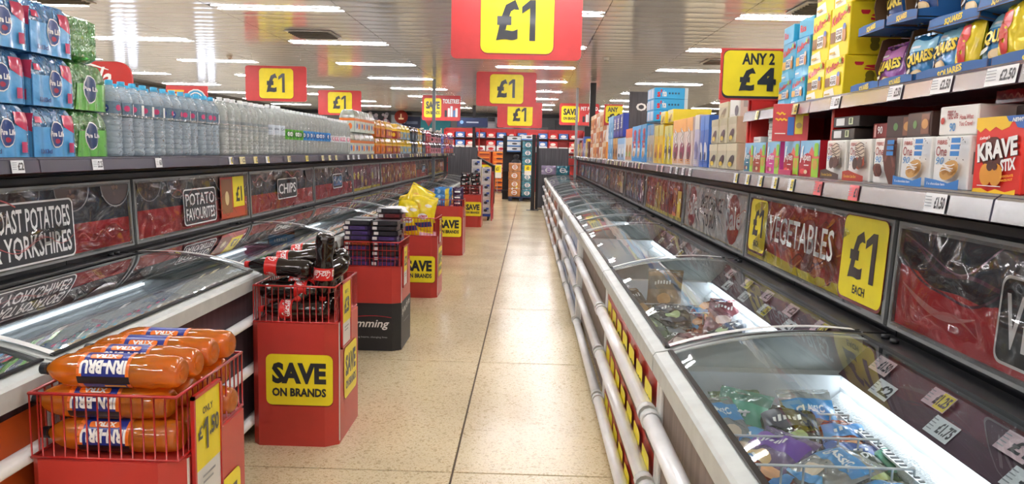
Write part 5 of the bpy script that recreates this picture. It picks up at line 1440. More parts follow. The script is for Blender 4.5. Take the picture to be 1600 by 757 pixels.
for t, (nm, z) in enumerate(names):
    n = 4
    for i in range(n):
        y = 2.062 + .104 * i + (.012 if t == 1 else 0)
        xo = -.952 - (.028 if t == 1 else .0) + .006 * i + R.uniform(-.006, .006)
        k_irn.put('orange soda bottle lying in the corner bin, %s, %s bottle from the front' % (nm, ('first', 'second', 'third', 'fourth')[i]), 'soda bottle', 'orange soda bottles lying in the corner bin',
                  (xo, y, z + R.uniform(-.003, .003)), lie(R.uniform(-.025, .025), (R.uniform(-.25, .3) if not (t == 2 and i == 0) else .0) + (-.5 if (t, i) == (2, 2) else 0) + (PI if (t, i) == (0, 0) else 0)))
# ---- cola bottles
def lab_cola(m, h, r):
    z0, z1 = h * .50, h * .68; rr = r * 1.012
    m.lathe([(rr, z0), (rr, z1)], 24, M('#c8201e', .28, noise=0))
    for ac in (-PI / 2, PI / 2):
        p = Pr(m, fr=cyl_frame(rr, ac, z0), sub=.012, w=.0009, step=.0005)
        p.text('Coca-Cola', -.046, (z1 - z0) * .22, .046, (z1 - z0) * .8, INKW, .0, shear=.35)
        p.wave(-.04, .035, (z1 - z0) * .16, .003, .5, .003, INKW)
    p = Pr(m, fr=cyl_frame(rr, 0, z0), sub=.012, w=.0009, step=.0005); p.rect(-.016, .008, .016, .042, INKW); p.rect(-.012, .014, .012, .036, ink('#c8a070'))
k_col = Kind(lambda: make_bottle('cola_bottle', .345, .048, COLAB, '#c8201e', 'cola', lab_cola))
CG = 'dark cola bottles heaped in the bin'
for lab, loc, rot in [
    ('cola bottle lying lowest at the front of the cola bin', (-.99, 3.77, .69), lie(.05, .4)), ('cola bottle lying second in the lowest layer of the cola bin', (-.98, 3.88, .69), lie(-.05, 1.4)),
    ('cola bottle lying third in the lowest layer of the cola bin', (-.97, 3.99, .69), lie(.0, 2.4)), ('cola bottle lying rearmost in the lowest layer of the cola bin', (-.98, 4.10, .69), lie(.03, .9)),
    ('cola bottle in the middle of the cola bin with neck to the right', (-1.34, 3.80, .78), lie(.06, 1.57, 0, True)), ('cola bottle in the second layer, neck towards the freezer', (-1.0, 3.93, .785), lie(-.1, .2)),
    ('cola bottle near the back of the second layer', (-.99, 4.05, .785), lie(.08, 2.0)),
    ('cola bottle lying tilted across the front rim of the bin', (-1.08, 3.81, .885), lie(.0, 1.75, .06)), ('cola bottle lying tilted on top, label turned upwards', (-1.06, 3.94, .935), lie(.03, .9, -.10)),
    ('cola bottle crowning the heap, lying towards the back', (-1.02, 4.05, .97), lie(-.04, 1.2, -.16)),
    ('cola bottle standing on its cap at the right front corner', (-1.01, 3.79, 1.075), (PI, 0.05, .0)), ('cola bottle at the rear right of the bin with its base in the air', (-.975, 4.10, .93), lie(.5, .4, -.5)),
    ('cola bottle leaning at the right rim behind the upright one', (-.965, 3.99, .90), lie(.9, .4, -.5))]:
    k_col.put(lab, 'cola bottle', CG, loc, rot)
# ---- flat boxes
def k_flat(c, side): return Kind(lambda: carton('flat_box', .185, .15, .034, M(c, .3), lambda p, w, h: (p.rect(.006, .006, .04, h - .006, ink('#dcd8d8')), p.rect(w * .3, h * .2, w * .9, h * .8, M(side, .35)), p.rect(w * .35, h * .4, w * .7, h * .6, M(c, .35))), lambda p, d, h: p.rect(d * .1, h * .2, d * .9, h * .8, M(side, .35)), lambda p, w, d: p.rr(w * .1, d * .1, w * .9, d * .9, M(side, .35), .01)))
fk = {'purple': k_flat('#2a1c3c', '#4a3478'), 'black': k_flat('#17161b', '#2c2a34'), 'orange': k_flat('#7a3418', '#c8602a'), 'maroon': k_flat('#401418', '#7c2228')}
st1 = ['purple', 'purple', 'black', 'purple', 'orange', 'purple', 'purple', 'purple', 'black']; st2 = ['purple', 'purple', 'black', 'black', 'purple', 'purple', 'black', 'black', 'black']
for s, (xx, st, cn) in enumerate(((-1.265, st1, 'left'), (-1.055, st2, 'right'))):
    z = .637
    for i, c in enumerate(st):
        fk[c].put('flat %s box in the front %s stack of the box bin, %s from the bottom' % (c, cn, ('first',) [0] if i == 0 else ORD[i]), 'flat box', 'flat boxes stacked in the box bin', (xx + R.uniform(-.008, .008), 5.685 + R.uniform(-.006, .006), z), R.uniform(-.05, .05)); z += .0375
for s, (xx, st, cn) in enumerate(((-1.265, ['black'] * 5 + ['orange'] * 3 + ['black'], 'left'), (-1.06, ['purple', 'black', 'purple', 'black', 'purple', 'maroon', 'maroon', 'black', 'maroon', 'maroon', 'black'], 'right'))):
    z = .637
    for i, c in enumerate(st):
        fk[c].put('flat %s box in the rear %s stack of the box bin, %s from the bottom' % (c, cn, 'first' if i == 0 else ORD[i]), 'flat box', 'flat boxes stacked in the box bin', (xx + R.uniform(-.01, .01), 5.90 + R.uniform(-.006, .006), z), R.uniform(-.05, .05)); z += .0375
cl = bagmesh('crumpled_wrap', .16, .11, .05, M('#e2e0e0', .4, bump=.6, bscale=40), None, 9); cl.location = (-1.0, 5.86, 1.02); cl.rotation_euler = (-1.3, 0, .3)
tag(cl, 'crumpled white plastic wrap lying on the purple box stack', 'plastic wrap')
# ---- yellow bags
def art_yel(p, w, h):
    p.disc(w * .55, h * .42, w * .2, INKW, h * .09); p.text('crisps', w * .38, h * .38, w * .72, h * .46, E_('#c8202a'), .03, rot=.2)
    p.poly([(0.05 * w, h * .12), (w * .5, h * .08), (w * .95, h * .16), (w * .9, h * .3), (w * .3, h * .2)], E_('#2a3a78')); p.disc(w * .3, h * .7, w * .12, E_('#e8b81a'), h * .1); p.disc(w * .7, h * .75, w * .14, E_('#f8f0d0'), h * .05)
YF = M('#f0d81c', .22, coat=.7, noise=.15, scale=14, bump=.7, bscale=18)
k_yb = Kind(lambda: bagmesh('snack_bag', .27, .34, .10, YF, art_yel, 5, crumple=1.8))
for lab, loc, rot in (('large yellow bag standing at the front of the yellow bag bin', (-1.10, 7.79, .68), (-.15, .12, .0)), ('large yellow bag at the rear right of the yellow bag bin', (-1.10, 7.97, .72), (-.2, -.3, .3)),
                      ('large yellow bag with its pointed corner sticking up at the left', (-1.24, 7.93, .79), (-.1, .5, .3)), ('yellow bag low down on the left inside the bin', (-1.24, 7.80, .64), (-.1, .1, -.2))):
    k_yb.put(lab, 'snack bag', 'large yellow snack bags', loc, rot)
# ---- blue and purple packs
k_bw = Kind(lambda: bagmesh('wipes_pack', .24, .10, .05, FOIL('#3f86c8'), lambda p, w, h: (p.disc(w * .3, h * .5, w * .1, E_('#9cd0f0'), h * .3), p.rect(w * .68, h * .05, w * .92, h * .95, E_('#e8d23a'))), 6))
k_pp = Kind(lambda: bagmesh('snack_pack', .14, .10, .06, FOIL('#3a2048'), lambda p, w, h: p.rect(w * .2, h * .4, w * .8, h * .6, INKW), 7))
for t in range(3):
    for j in range(2):
        k_bw.put('blue and yellow pack in the blue pack bin, %s layer, %s' % (tiers[t], ('front', 'rear')[j]), 'pack', 'blue and yellow packs', (-1.24, 10.99 + .22 * j, .70 + .082 * t), R.uniform(-.1, .1))
        k_pp.put('dark purple pack in the blue pack bin, %s layer, %s' % (tiers[t], ('front', 'rear')[j]), 'pack', 'dark purple packs', (-1.02, 10.99 + .22 * j, .70 + .082 * t), R.uniform(-.15, .15))
k_bk = Kind(lambda: bagmesh('black_pack', .19, .09, .08, FOIL('#1b171a'), lambda p, w, h: (p.rect(w * .2, h * .3, w * .5, h * .5, INKW), p.disc(w * .7, h * .5, w * .08, E_('#a83040'))), 8))
for t in range(5):
    for j in range(2):
        k_bk.put('black wrapped pack heaped in the farthest bin, %s tier, %s side' % (('lowest', 'second', 'third', 'fourth', 'topmost')[t], ('left', 'right')[j]), 'pack', 'black wrapped packs', (-1.27 + .2 * j + R.uniform(-.01, .02), 15.2 + R.uniform(0, .06), .64 + .085 * t), R.uniform(-.3, .3))

# ================================================================ FREEZER CONTENTS
def wire_rack(label, x0, x1, y0, z0, z1, n=9):
    o = thing('wire_divider', label, 'wire divider', (0, y0, 0), 0, 'white wire dividers in the freezers')
    for z in (z0, z1): MB().tube([(x0, 0, z), (x1, 0, z)], .0035, WIRE_WHITE, 6).build('wire_rail', o)
    wp = MB().tube([(0, 0, z0), (0, 0, z1)], .003, WIRE_WHITE, 5).build('wire_bar', o); wp.location = (x0, 0, 0)
    for i in range(1, n + 1):
        c = wp.copy(); COL.objects.link(c); c.location = (x0 + (x1 - x0) * i / n, 0, 0)
    return o
def pale(c, k=.35):
    v = [int(c[i:i + 2], 16) for i in (1, 3, 5)]
    return '#%02x%02x%02x' % tuple(int(q + (225 - q) * k) for q in v)
CB = lambda nm, t, b: clear(nm, pale(t, .4), body=.5, bodycol=b, bump=.02, bscale=20, rough=.1, base=.08)
def art_bag(c1, c2, txt):
    def a(p, w, h):
        p.rect(w * .02, h * .5, w * .98, h * .85, E_(c1)); (p.text(txt, w * .2, h * .60, w * .75, h * .73, INKW, .03, rot=.08) if txt else [p.rect(w * (.2 + .085 * q), h * .62, w * (.2 + .085 * q + .05), h * (.70 + .02 * (q % 2)), INKW) for q in range(6)]); p.disc(w * .5, h * .26, w * .2, E_(c2), h * .14)
        p.poly([(w * .05, h * .1), (w * .5, h * .02), (w * .9, h * .12), (w * .8, h * .2)], E_(c1))
    return a
fb = {}
for i, (k, tint, body, c1, c2, txt) in enumerate((('clear', '#dfe6e8', '#c9c4b8', '#2f7fc0', '#d8b890', 'CLASSIC'), ('beige', '#e0d8c8', '#c0a888', '#3a8ac8', '#a88058', 'CHICKEN'), ('purple', '#d8c8e4', '#7a4aa8', '#5c2a98', '#e0b060', 'PRAWNS'),
        ('orange', '#f0b080', '#e0602a', '#2f78c0', '#e8904a', 'CARROTS'), ('green', '#b8d8b0', '#6f8a3e', '#2a3020', '#98a84a', 'GARDEN'), ('dark', '#505848', '#30342c', '#1c2030', '#8fb05a', 'VEGETABLE'), ('blue', '#a0c0e8', '#2f56a8', '#1c3c8c', '#d82a3a', 'CHIPS'), ('tan', '#e0b888', '#b07a3a', '#4a3a2a', '#d89848', 'MINI'), ('teal', '#90d8c0', '#2f9a7a', '#2a8a6a', '#a8e0c8', ''), ('red', '#d89090', '#983038', '#702028', '#d8b0a0', ''))):
    fb[k] = Kind(lambda k=k, tint=tint, body=body, c1=c1, c2=c2, txt=txt, i=i: bagmesh('frozen_food_bag', .22, .26, .075, CB('bag ' + k, tint, pale(body, .45 if k not in ('orange', 'blue', 'dark') else .15)), art_bag(pale(c1, .2), pale(c2), txt if txt in ('GARDEN', 'CLASSIC') else ''), 20 + i, crumple=2.6))
FG2 = 'frozen food bags in the %s freezer'
def fbag(k, lab, x, y, z, rot, g): fb[k].put(lab, 'frozen food bag', 'frozen food bags in the ' + g, (x, y, z), rot)
RG = 'nearest right freezer'
def lay(k, lab, x, y, z, rz, tilt, g, scl=.78):
    m = Matrix.Rotation(rz, 3, 'Z') @ Matrix.Rotation(-(PI / 2 - tilt), 3, 'X')
    fb[k].put(lab, 'frozen food bag', 'frozen food bags in the ' + g, (x, y, z), tuple(m.to_euler())).scale = (scl, scl, scl)
for k, lab, x, y, z, rz, tilt in [
    ('teal', 'green plastic bag sticking up at the far front of the nearest right freezer', .62, 2.24, .60, -.7, 1.0), ('clear', 'white bag under the green one in the nearest right freezer', .61, 2.12, .66, .3, .5),
    ('purple', 'purple topped bag against the front wall of the nearest right freezer', .60, 1.96, .66, -.9, .35), ('orange', 'orange bag below the purple one in the nearest right freezer', .66, 1.86, .66, .5, .15),
    ('dark', 'dark bag with white lettering across the nearest right freezer', .78, 2.10, .655, -.1, .45), ('teal', 'pale green clear bag beside the dark lettered one', .86, 2.00, .655, -1.3, .2),
    ('clear', 'clear bag with blue band in the middle of the nearest right freezer', .70, 1.88, .675, -1.2, .25), ('blue', 'blue cornered bag in the middle of the nearest right freezer', .88, 1.93, .65, -.3, .25),
    ('green', 'green bag at the rear of the nearest right freezer', .93, 1.88, .65, .1, .2), ('beige', 'beige bag with blue band nearest the camera in the right freezer', .66, 1.64, .655, .1, .15),
    ('clear', 'clear bag at the rear bottom of the nearest right freezer', .90, 1.68, .65, -.1, .2), ('orange', 'orange bag at the bottom edge of the nearest right freezer', .78, 1.62, .66, .2, .15),
    ('beige', 'beige bag low beneath the wire divider of the nearest right freezer', .80, 1.98, .60, .1, .1), ('clear', 'clear bag deep at the far end of the nearest right freezer', .74, 2.20, .58, .2, .1),
    ('beige', 'beige bag near the bottom edge by the front wall', .58, 1.50, .64, .2, .1),
    ('beige', 'beige bag behind the purple one near the front wall', .60, 2.06, .64, -.3, .3), ('orange', 'small orange bag by the rear rail of the nearest right freezer', .93, 2.06, .645, -.2, .35),
    ('clear', 'clear bag leaning on the farthest wire divider', .88, 2.20, .63, .1, .8), ('green', 'green bag under the farthest wire divider', .70, 2.24, .62, .2, .7)]:
    lay(k, lab, x, y, z, rz, tilt, RG)
RG = 'second right freezer'
for k, lab, x, y, z, rz, tilt in [
    ('green', 'green bag at the near front of the second right freezer', .60, 3.52, .66, .2, .3), ('dark', 'dark bag with white lettering on the green one', .70, 3.62, .69, -.2, .25), ('red', 'pink red bag nearest the camera in the second right freezer', .66, 3.36, .63, -.9, .2),
    ('orange', 'bright orange bag lying in the second right freezer', .86, 3.82, .70, -1.3, .3), ('orange', 'second orange bag under the bright orange one', .80, 3.74, .64, -1.4, .2), ('red', 'dark red bag at the rear of the second right freezer', .94, 3.62, .66, -.4, .6),
    ('tan', 'brown bag leaning at the far front of the second right freezer', .62, 3.86, .66, .6, .6), ('tan', 'brown bag sticking up in the second right freezer', .73, 4.02, .68, -.2, 1.1), ('dark', 'black bag with pale lettering at the rear of the second right freezer', .86, 3.46, .66, -1.2, .3),
    ('green', 'olive bag low at the middle of the second right freezer', .74, 3.42, .60, .3, .2)]:
    lay(k, lab, x, y, z, rz, tilt, RG, .85)
for i, (y, lab) in enumerate(((1.86, 'white wire divider nearest the camera in the right freezer'), (2.06, 'middle white wire divider in the nearest right freezer'), (2.26, 'white wire divider farthest back in the nearest right freezer'), (3.72, 'near white wire divider in the second right freezer'), (3.92, 'far white wire divider in the second right freezer'))):
    wire_rack(lab, .54, .98, y, .655, .735, 8)
lr = thing('wire_divider', 'long white slotted rail along the rear wall of the nearest right freezer', 'wire divider', (.985, 1.4, .715), 0, 'white wire dividers in the freezers')
MB().box(-.014, .012, 0, 1.0, -.003, .003, WIRE_WHITE).build('rail', lr)
sp = MB().box(-.010, .010, -.005, .005, .003, .005, DARK).build('slot', lr)
for i in range(1, 40):
    c = sp.copy(); COL.objects.link(c); c.location = (0, .025 * i, 0)
lbm = 'second left freezer'
for k, lab, x, y, z, rz, tilt in [
    ('blue', 'blue bag with red and gold print in the second left freezer', -1.86, 3.58, .66, -.5, .5), ('blue', 'dark blue foil bag nearest the camera in the second left freezer', -1.70, 3.05, .64, .5, .3), ('blue', 'blue bag in front of the white card in the second left freezer', -1.66, 3.24, .66, .4, .3),
    ('dark', 'navy bag at the rear wall of the second left freezer', -1.88, 3.12, .64, .1, .3), ('beige', 'pale bag next to the navy bags in the second left freezer', -1.62, 3.02, .64, .9, .2), ('blue', 'second blue bag beside the red and gold one', -1.68, 3.50, .66, -.7, .4)]:
    lay(k, lab, x, y, z, rz, tilt, lbm)
for i, (x, y, z, lab) in enumerate(((-1.70, 3.42, .735, 'white rectangular box lying on the blue bags'), (-1.80, 3.26, .725, 'second white box nearer the camera on the blue bags'))):
    oo = carton('food_box', .17, .11, .025, E_('#eceef0'), lambda p, w, h: p.rect(w * .1, h * .2, w * .6, h * .8, ink('#c8283a'))); oo.location = (x, y, z); oo.rotation_euler = (.1, 0, -.3); tag(oo, lab, 'food box', 'white boxes in the second left freezer')
wire_rack('white wire divider with the blue bags in the second left freezer', -1.94, -1.5, 3.34, .655, .735, 8)
for k, lab, x, y, z, rz, tilt in [('orange', 'orange and brown bag standing in the freezer behind the cola bin', -1.74, 5.38, .68, .5, 1.2), ('blue', 'pale blue bag under the orange one behind the cola bin', -1.74, 5.10, .66, .6, .3), ('teal', 'blue green bag at the near end of the third left freezer', -1.62, 4.95, .64, .2, .3)]:
    lay(k, lab, x, y, z, rz, tilt, 'third left freezer', .9)
oo = carton('food_box', .17, .10, .15, E_('#8a3058'), lambda p, w, h: (p.rect(w * .35, h * .1, w * .7, h * .35, INKW), p.rect(w * .05, h * .9, w * .95, h * .98, ink('#e08aa8')))); oo.location = (-1.90, 5.34, .66)
tag(oo, 'plum coloured box standing beside the orange bag in the left freezer', 'food box')
# stock low in the farther freezers
for side, ys, x in ((1, RY[2:7], .76), (-1, LY[3:7], -1.72)):
    for i, y in enumerate(ys):
        for j in range(3):
            k = ['beige', 'blue', 'clear', 'tan', 'green', 'red'][(i * 2 + j) % 6]
            m = Matrix.Rotation(R.uniform(-.6, .6), 3, 'Z') @ Matrix.Rotation(-(PI / 2 - .3), 3, 'X')
            fbag(k, '%s frozen bag in the %s %s freezer, %s from its near end' % (k, ('third', 'fourth', 'fifth', 'sixth', 'seventh', 'eighth')[i + (0 if side > 0 else 1)], 'right' if side > 0 else 'left', ('first', 'second', 'third')[j]),
                 x + R.uniform(-.1, .1), y + .35 + .42 * j, .52, tuple(m.to_euler()), 'farther freezers')

# ================================================================ FAR END OF THE STORE
def panel(name, label, x0, x1, y0, y1, z1, mat=WOODD, z0=0):
    o = MB().cbox(0, x1 - x0, 0, y1 - y0, z0, z1, mat, .004).build(name, None, (x0, y0, 0)); return tag(o, label, 'panel')
panel('end_panel', 'dark wooden end panel closing the left freezer row', -2.22, -1.42, 20.9, 20.98, 1.60)
panel('end_panel', 'dark wooden end panel closing the right freezer row', .22, 1.05, 20.9, 20.98, 1.62)
panel('end_panel', 'dark case end behind the left shelf, left of the aisle', -2.8, -2.24, 20.3, 20.38, 1.42, BLACK)
# toilet roll packs
def rolls(name, nx, nz, r, hh, film, acc, band='#f2f2f4'):
    """pack of paper rolls seen from the front: rolls stand in nz layers"""
    root = thing(name, '', 'pack')
    proto = None
    for k in range(nz):
        for i in range(nx):
            if proto is None:
                b = MB(); b.lathe([(0, .0), (r * .9, 0), (r, .008), (r, hh - .008), (r * .9, hh), (r * .3, hh), (r * .3, hh - .02), (0, hh - .02)], 14, M('#e8e8ea', .7)); proto = b.build('paper_roll', root); o = proto
            else: o = proto.copy(); COL.objects.link(o)
            o.location = (-r * (nx - 1) + 2 * r * i, 0, hh * k)
    W, Hh = nx * 2 * r, nz * hh
    b = MB(); off = lambda u: .012 * abs(math.sin(PI * u * nx))
    b.grid(lambda u, v: (-W / 2 + W * u, -r - .003 - off(u) - .012 * math.sin(PI * v * nz) ** 2, Hh * v), nx * 8, nz * 4, film)
    b.grid(lambda u, v: (W / 2 + .004, -r + 2 * r * u, Hh * v), 4, 2, film); b.grid(lambda u, v: (-W / 2 - .004, r - 2 * r * u, Hh * v), 4, 2, film)
    b.grid(lambda u, v: (-W / 2 + W * u, -r + 2 * r * v, Hh + .004), 6, 3, film)
    b.build('wrap', root)
    m = MB(); p = Pr(m, fr=lambda u, v, w: (-W / 2 + u, -r - .024 - w, v), w=.002, step=.002)
    p.disc(W / 2, Hh / 2, W * .24, INKW, Hh * .28); p.disc(W / 2, Hh / 2, W * .17, ink(acc), Hh * .2); p.rect(W * .3, Hh * .47, W * .7, Hh * .55, INKW); m.build('print', root)
    return root
TEALF = clear('teal wrap', '#7fb8c8', body=.75, bodycol='#3f93a8', rough=.12, base=.1); LILF = clear('lilac wrap', '#d0c4dc', body=.7, bodycol='#b8a8cc', rough=.12, base=.1); ORGF = clear('peach wrap', '#f0c8a0', body=.7, bodycol='#e09a5c', rough=.12, base=.1)
kteal = Kind(lambda: rolls('toilet_roll_pack', 3, 2, .058, .115, TEALF, '#2f6a84')); klil = Kind(lambda: rolls('toilet_roll_pack', 3, 2, .062, .115, LILF, '#7a5a9a')); korg = Kind(lambda: rolls('toilet_roll_pack', 3, 2, .062, .125, ORGF, '#c8783a'))
klil.put('lilac toilet roll pack lying on the far end of the right freezers', 'toilet roll pack', None, (.50, 20.2, .93), 0)
kteal.put('teal toilet roll pack lying on the far end of the right freezers', 'toilet roll pack', 'teal toilet roll packs on the freezer end', (.87, 20.2, .93), 0)
pal = thing('pallet', 'dark blue low pallet under the stacked toilet rolls at the aisle end', 'pallet', (-.62, 23.5, 0), 0)
for i in range(5): MB().box(0, .78, .10 * i, .10 * i + .08, .10, .13, M('#1e2c50', .5)).build('plank', pal)
for i in range(3): MB().box(.33 * i, .33 * i + .10, 0, .48, 0, .10, M('#1a2238', .5)).build('block', pal)
for t in range(7):
    kteal.put('teal toilet roll pack in the right stack on the pallet, %s from the floor' % ('first' if t == 0 else ORD[t]), 'toilet roll pack', 'teal toilet roll packs stacked on the pallet', (-.06, 23.68, .132 + .245 * t), R.uniform(-.06, .06))
    if t < 4: korg.put('peach toilet roll pack in the left stack on the pallet, %s from the floor' % ('first' if t == 0 else ORD[t]), 'toilet roll pack', 'peach toilet roll packs stacked on the pallet', (-.45, 23.66, .132 + .26 * t), R.uniform(-.08, .08))
for x, z, lab in ((-.45, .28, 'yellow topped price card on the peach toilet rolls'), (-.05, .80, 'yellow topped price card on the teal toilet rolls')):
    o = MB().box(-.1, .1, -.003, .003, 0, .30, ink('#e8e8e4')); p = Pr(o, (-.1, -.003, 0), (1, 0, 0), (0, 0, 1), w=.002, step=.002); p.rect(0, .13, .2, .3, YEL); p.text('£2', .06, .17, .14, .26, INK, .03)
    tag(o.build('price_card', None, (x, 23.59, z)), lab, 'price card', 'price cards on the toilet rolls')
k = Kind(lambda: carton('tissue_box', .42, .3, .15, E_('#dfe4ea'), lambda p, w, h: (p.rect(0, 0, w, h * .25, E_('#3a7ac0')), p.disc(w * .55, h * .6, w * .2, ink('#3a3c44'), h * .18))))
for i, (x, z, lab) in enumerate(((-.50, 1.18, 'white and blue box above the peach toilet rolls'), (-.50, 1.66, 'white and blue box high above the peach toilet rolls'), (-.06, 1.86, 'white and blue box on top of the teal toilet rolls'), (-.50, 1.82, 'topmost white and blue box on the left'))):
    k.put(lab, 'tissue box', 'white and blue boxes at the aisle end', (x, 24.1 if i in (0, 1, 3) else 23.7, z if i != 0 else 1.50), 0)
o = thing('shelving_unit', 'dark shelving unit behind the toilet rolls at the aisle end', 'shelving', (-.85, 24.0, 0), 0)
MB().box(0, .95, .35, .4, 0, 2.0, DARK).build('back_panel', o)
for z in (.3, .9, 1.49, 1.65): MB().box(0, .95, 0, .35, z - .02, z, DARK).build('shelf_plate', o)
o = tag(MB().lathe([(.0, .52), (.08, .5), (.09, .43), (.05, .37), (.13, .33), (.15, .2), (.14, 0)], 14, M('#1c1a20', .6)).build('jacket_bust', None, (-.42, 23.85, 1.18 - .27)), 'dark rounded item standing on the shelf above the peach toilet rolls', 'shop item')

# post with foot plate, poles
def pole(name, label, x, y, z1, r=.03, mat=DARK, foot=True, sq=True, z0=0):
    o = thing(name, label, 'pole', (x, y, 0), 0)
    (MB().box(-r, r, -r, r, z0, z1, mat) if sq else MB().tube([(0, 0, z0), (0, 0, z1)], r, mat, 10)).build('post', o)
    if foot: MB().cbox(-.16, .16, -.1, .1, 0, .012, mat, .003).build('foot_plate', o)
    return o
pole('post', 'dark post with foot plate at the right end of the aisle', .10, 19.9, 1.95, .05)
pole('post', 'second slim dark post right beside the foot plate post', .20, 20.3, 1.95, .035)
pole('support_column', 'grey column from ceiling to floor crossing the toiletries sign', -2.05, 16.4, 2.98, .032, M('#7d838a', .4), False)
pole('support_column', 'slim grey pole crossing the pet food sign', 1.05, 17.8, 2.98, .028, M('#9a9da0', .3, .4), False)
o = pole('black_post', 'black square post with a black screen on it, right of the pet food sign', 1.30, 16.5, 2.98, .06, BLACK, False)
MB().cbox(-.16, .16, -.12, -.06, 1.62, 2.06, BLACK, .005).build('screen', o)
m = MB(); p = Pr(m, (-.16, -.12, 1.62), (1, 0, 0), (0, 0, 1), w=.002); p.disc(.25, .10, .03, INKW); p.rect(.2, .03, .3, .045, INKW); m.build('print', o)
o = pole('black_post', 'black pole left of the lowest pound sign, carrying a dark blue sign', -1.86, 25.5, 2.98, .045, BLACK, True)
MB().cbox(-.55, .45, -.06, -.03, 2.28, 2.58, M('#182a52', .4), .004).build('sign_plate', o)
m = MB(); p = Pr(m, (-.55, -.06, 2.28), (1, 0, 0), (0, 0, 1), w=.003); p.disc(.15, .15, .06, ink('#7aa8d8')); p.rect(.3, .13, .7, .17, ink('#b8c4d8')); m.build('print', o)

# stack of white boxes on a blue dolly with red trolley frame
o = thing('dolly', 'blue wheeled dolly under the stacked white boxes left of the aisle', 'dolly', (-1.27, 16.6, 0), 0)
MB().cbox(0, .44, 0, .5, .09, .14, M('#1c3a8c', .4), .004).build('deck', o)
for a in (.05, .39):
    for b in (.06, .44): MB().tube([(a - .015, b, .045), (a + .015, b, .045)], .045, BLACK, 12).build('wheel', o)
k = Kind(lambda: carton('light_bulb_box', .20, .22, .165, E_('#dddcd8'), lambda p, w, h: (p.rect(w * .12, h * .2, w * .88, h * .85, ink('#b8bcc4')), p.disc(w * .5, h * .45, w * .2, ink('#22252c'), h * .18), p.rect(w * .55, h * .55, w * .85, h * .8, ink('#3a5ab0')))))
for t in range(7):
    for i in range(2):
        if t == 6 and i == 1: continue
        k.put('white boxed product in the dolly stack, %s column, %s from the floor' % (('left', 'right')[i], 'first' if t == 0 else ORD[t]), 'box', 'white boxes stacked on the blue dolly', (-1.15 + .215 * i, 16.8, .143 + .168 * t), R.uniform(-.04, .04))
o = thing('cage_trolley', 'red metal frame beside the stacked white boxes', 'trolley', (-.80, 16.6, 0), 0)
for y in (0, .5): MB().tube([(0, y, 0), (0, y, 1.05)], .018, WIRE_RED, 8).build('post', o)
for z in (.25, .65, 1.05): MB().tube([(0, 0, z), (0, .5, z)], .014, WIRE_RED, 8).build('cross_bar', o)
MB().cbox(-.006, .006, .05, .45, .3, 1.0, CARDRED, .002).build('side_panel', o)

# ramp shaped red end display
o = thing('sloping_display', 'red display with a black sloping rail left of the aisle end', 'display', (-2.0, 22.0, 0), 0)
MB().prism([(0, 0), (.95, 0), (.95, 1.05), (0, 1.55)], 0, .5, CARDRED, lambda a, b, h: (a, h, b)).build('side_panel', o)
MB().prism([(-.02, 1.55), (.97, 1.03), (.97, 1.10), (-.02, 1.62)], -.03, .53, DARK, lambda a, b, h: (a, h, b)).build('sloping_rail', o)
MB().cbox(.93, 1.0, -.03, .53, 0, 1.1, DARK, .004).build('corner_post', o)
m = MB(); p = Pr(m, (0, 0, 0), (1, 0, 0), (0, 0, 1), w=.003, step=.002); p.rr(.35, .75, .9, 1.12, YEL, .04); p.text('SAVE', .42, .9, .84, 1.06, INK, .03); m.build('print', o)

# orange box stacks
k = Kind(lambda: carton('orange_box', .5, .3, .17, E_('#d8681c'), lambda p, w, h: (p.disc(w * .5, h * .5, w * .25, ink('#5a2a2a'), h * .22), p.rect(w * .1, h * .75, w * .9, h * .9, E_('#f0a040')))))
k2 = Kind(lambda: carton('orange_box', .45, .3, .17, E_('#b8521c'), lambda p, w, h: (p.rect(w * .1, h * .2, w * .9, h * .5, E_('#7a2a1a')), p.rect(w * .1, h * .6, w * .9, h * .8, E_('#e08a3a')))))
for t in range(8):
    k.put('orange box in the right stack behind the aisle end, %s from the floor' % ('first' if t == 0 else ORD[t]), 'box', 'orange boxes stacked behind the aisle end', (-1.10, 28.2, .12 + .172 * t), 0)
    k2.put('darker orange box in the left stack behind the aisle end, %s from the floor' % ('first' if t == 0 else ORD[t]), 'box', 'darker orange boxes stacked behind the aisle end', (-1.65, 28.2, .12 + .172 * t), 0)
o = thing('pallet', 'dark blue pallet under the orange boxes', 'pallet', (-2.0, 27.98, 0), 0)
for i in range(4): MB().box(0, 1.2, .12 * i, .12 * i + .1, .09, .115, M('#1e2c50', .5)).build('plank', o)
for i in range(3): MB().box(.5 * i, .5 * i + .14, 0, .46, 0, .09, M('#1a2238', .5)).build('block', o)
o = thing('price_card', 'yellow and white price card in front of the orange boxes', 'price card', (-1.15, 27.7, .55), 0)
MB().box(-.15, .15, 0, .01, 0, .48, ink('#e8e8e4')).build('card', o); m = MB(); p = Pr(m, (-.15, 0, 0), (1, 0, 0), (0, 0, 1), w=.003, step=.002); p.rect(.02, .2, .28, .46, YEL); p.text('£1', .1, .26, .2, .4, INK, .03); m.build('print', o)
MB().tube([(0, .02, -.55), (0, .02, 0)], .01, CHROME, 6).build('stem', o)
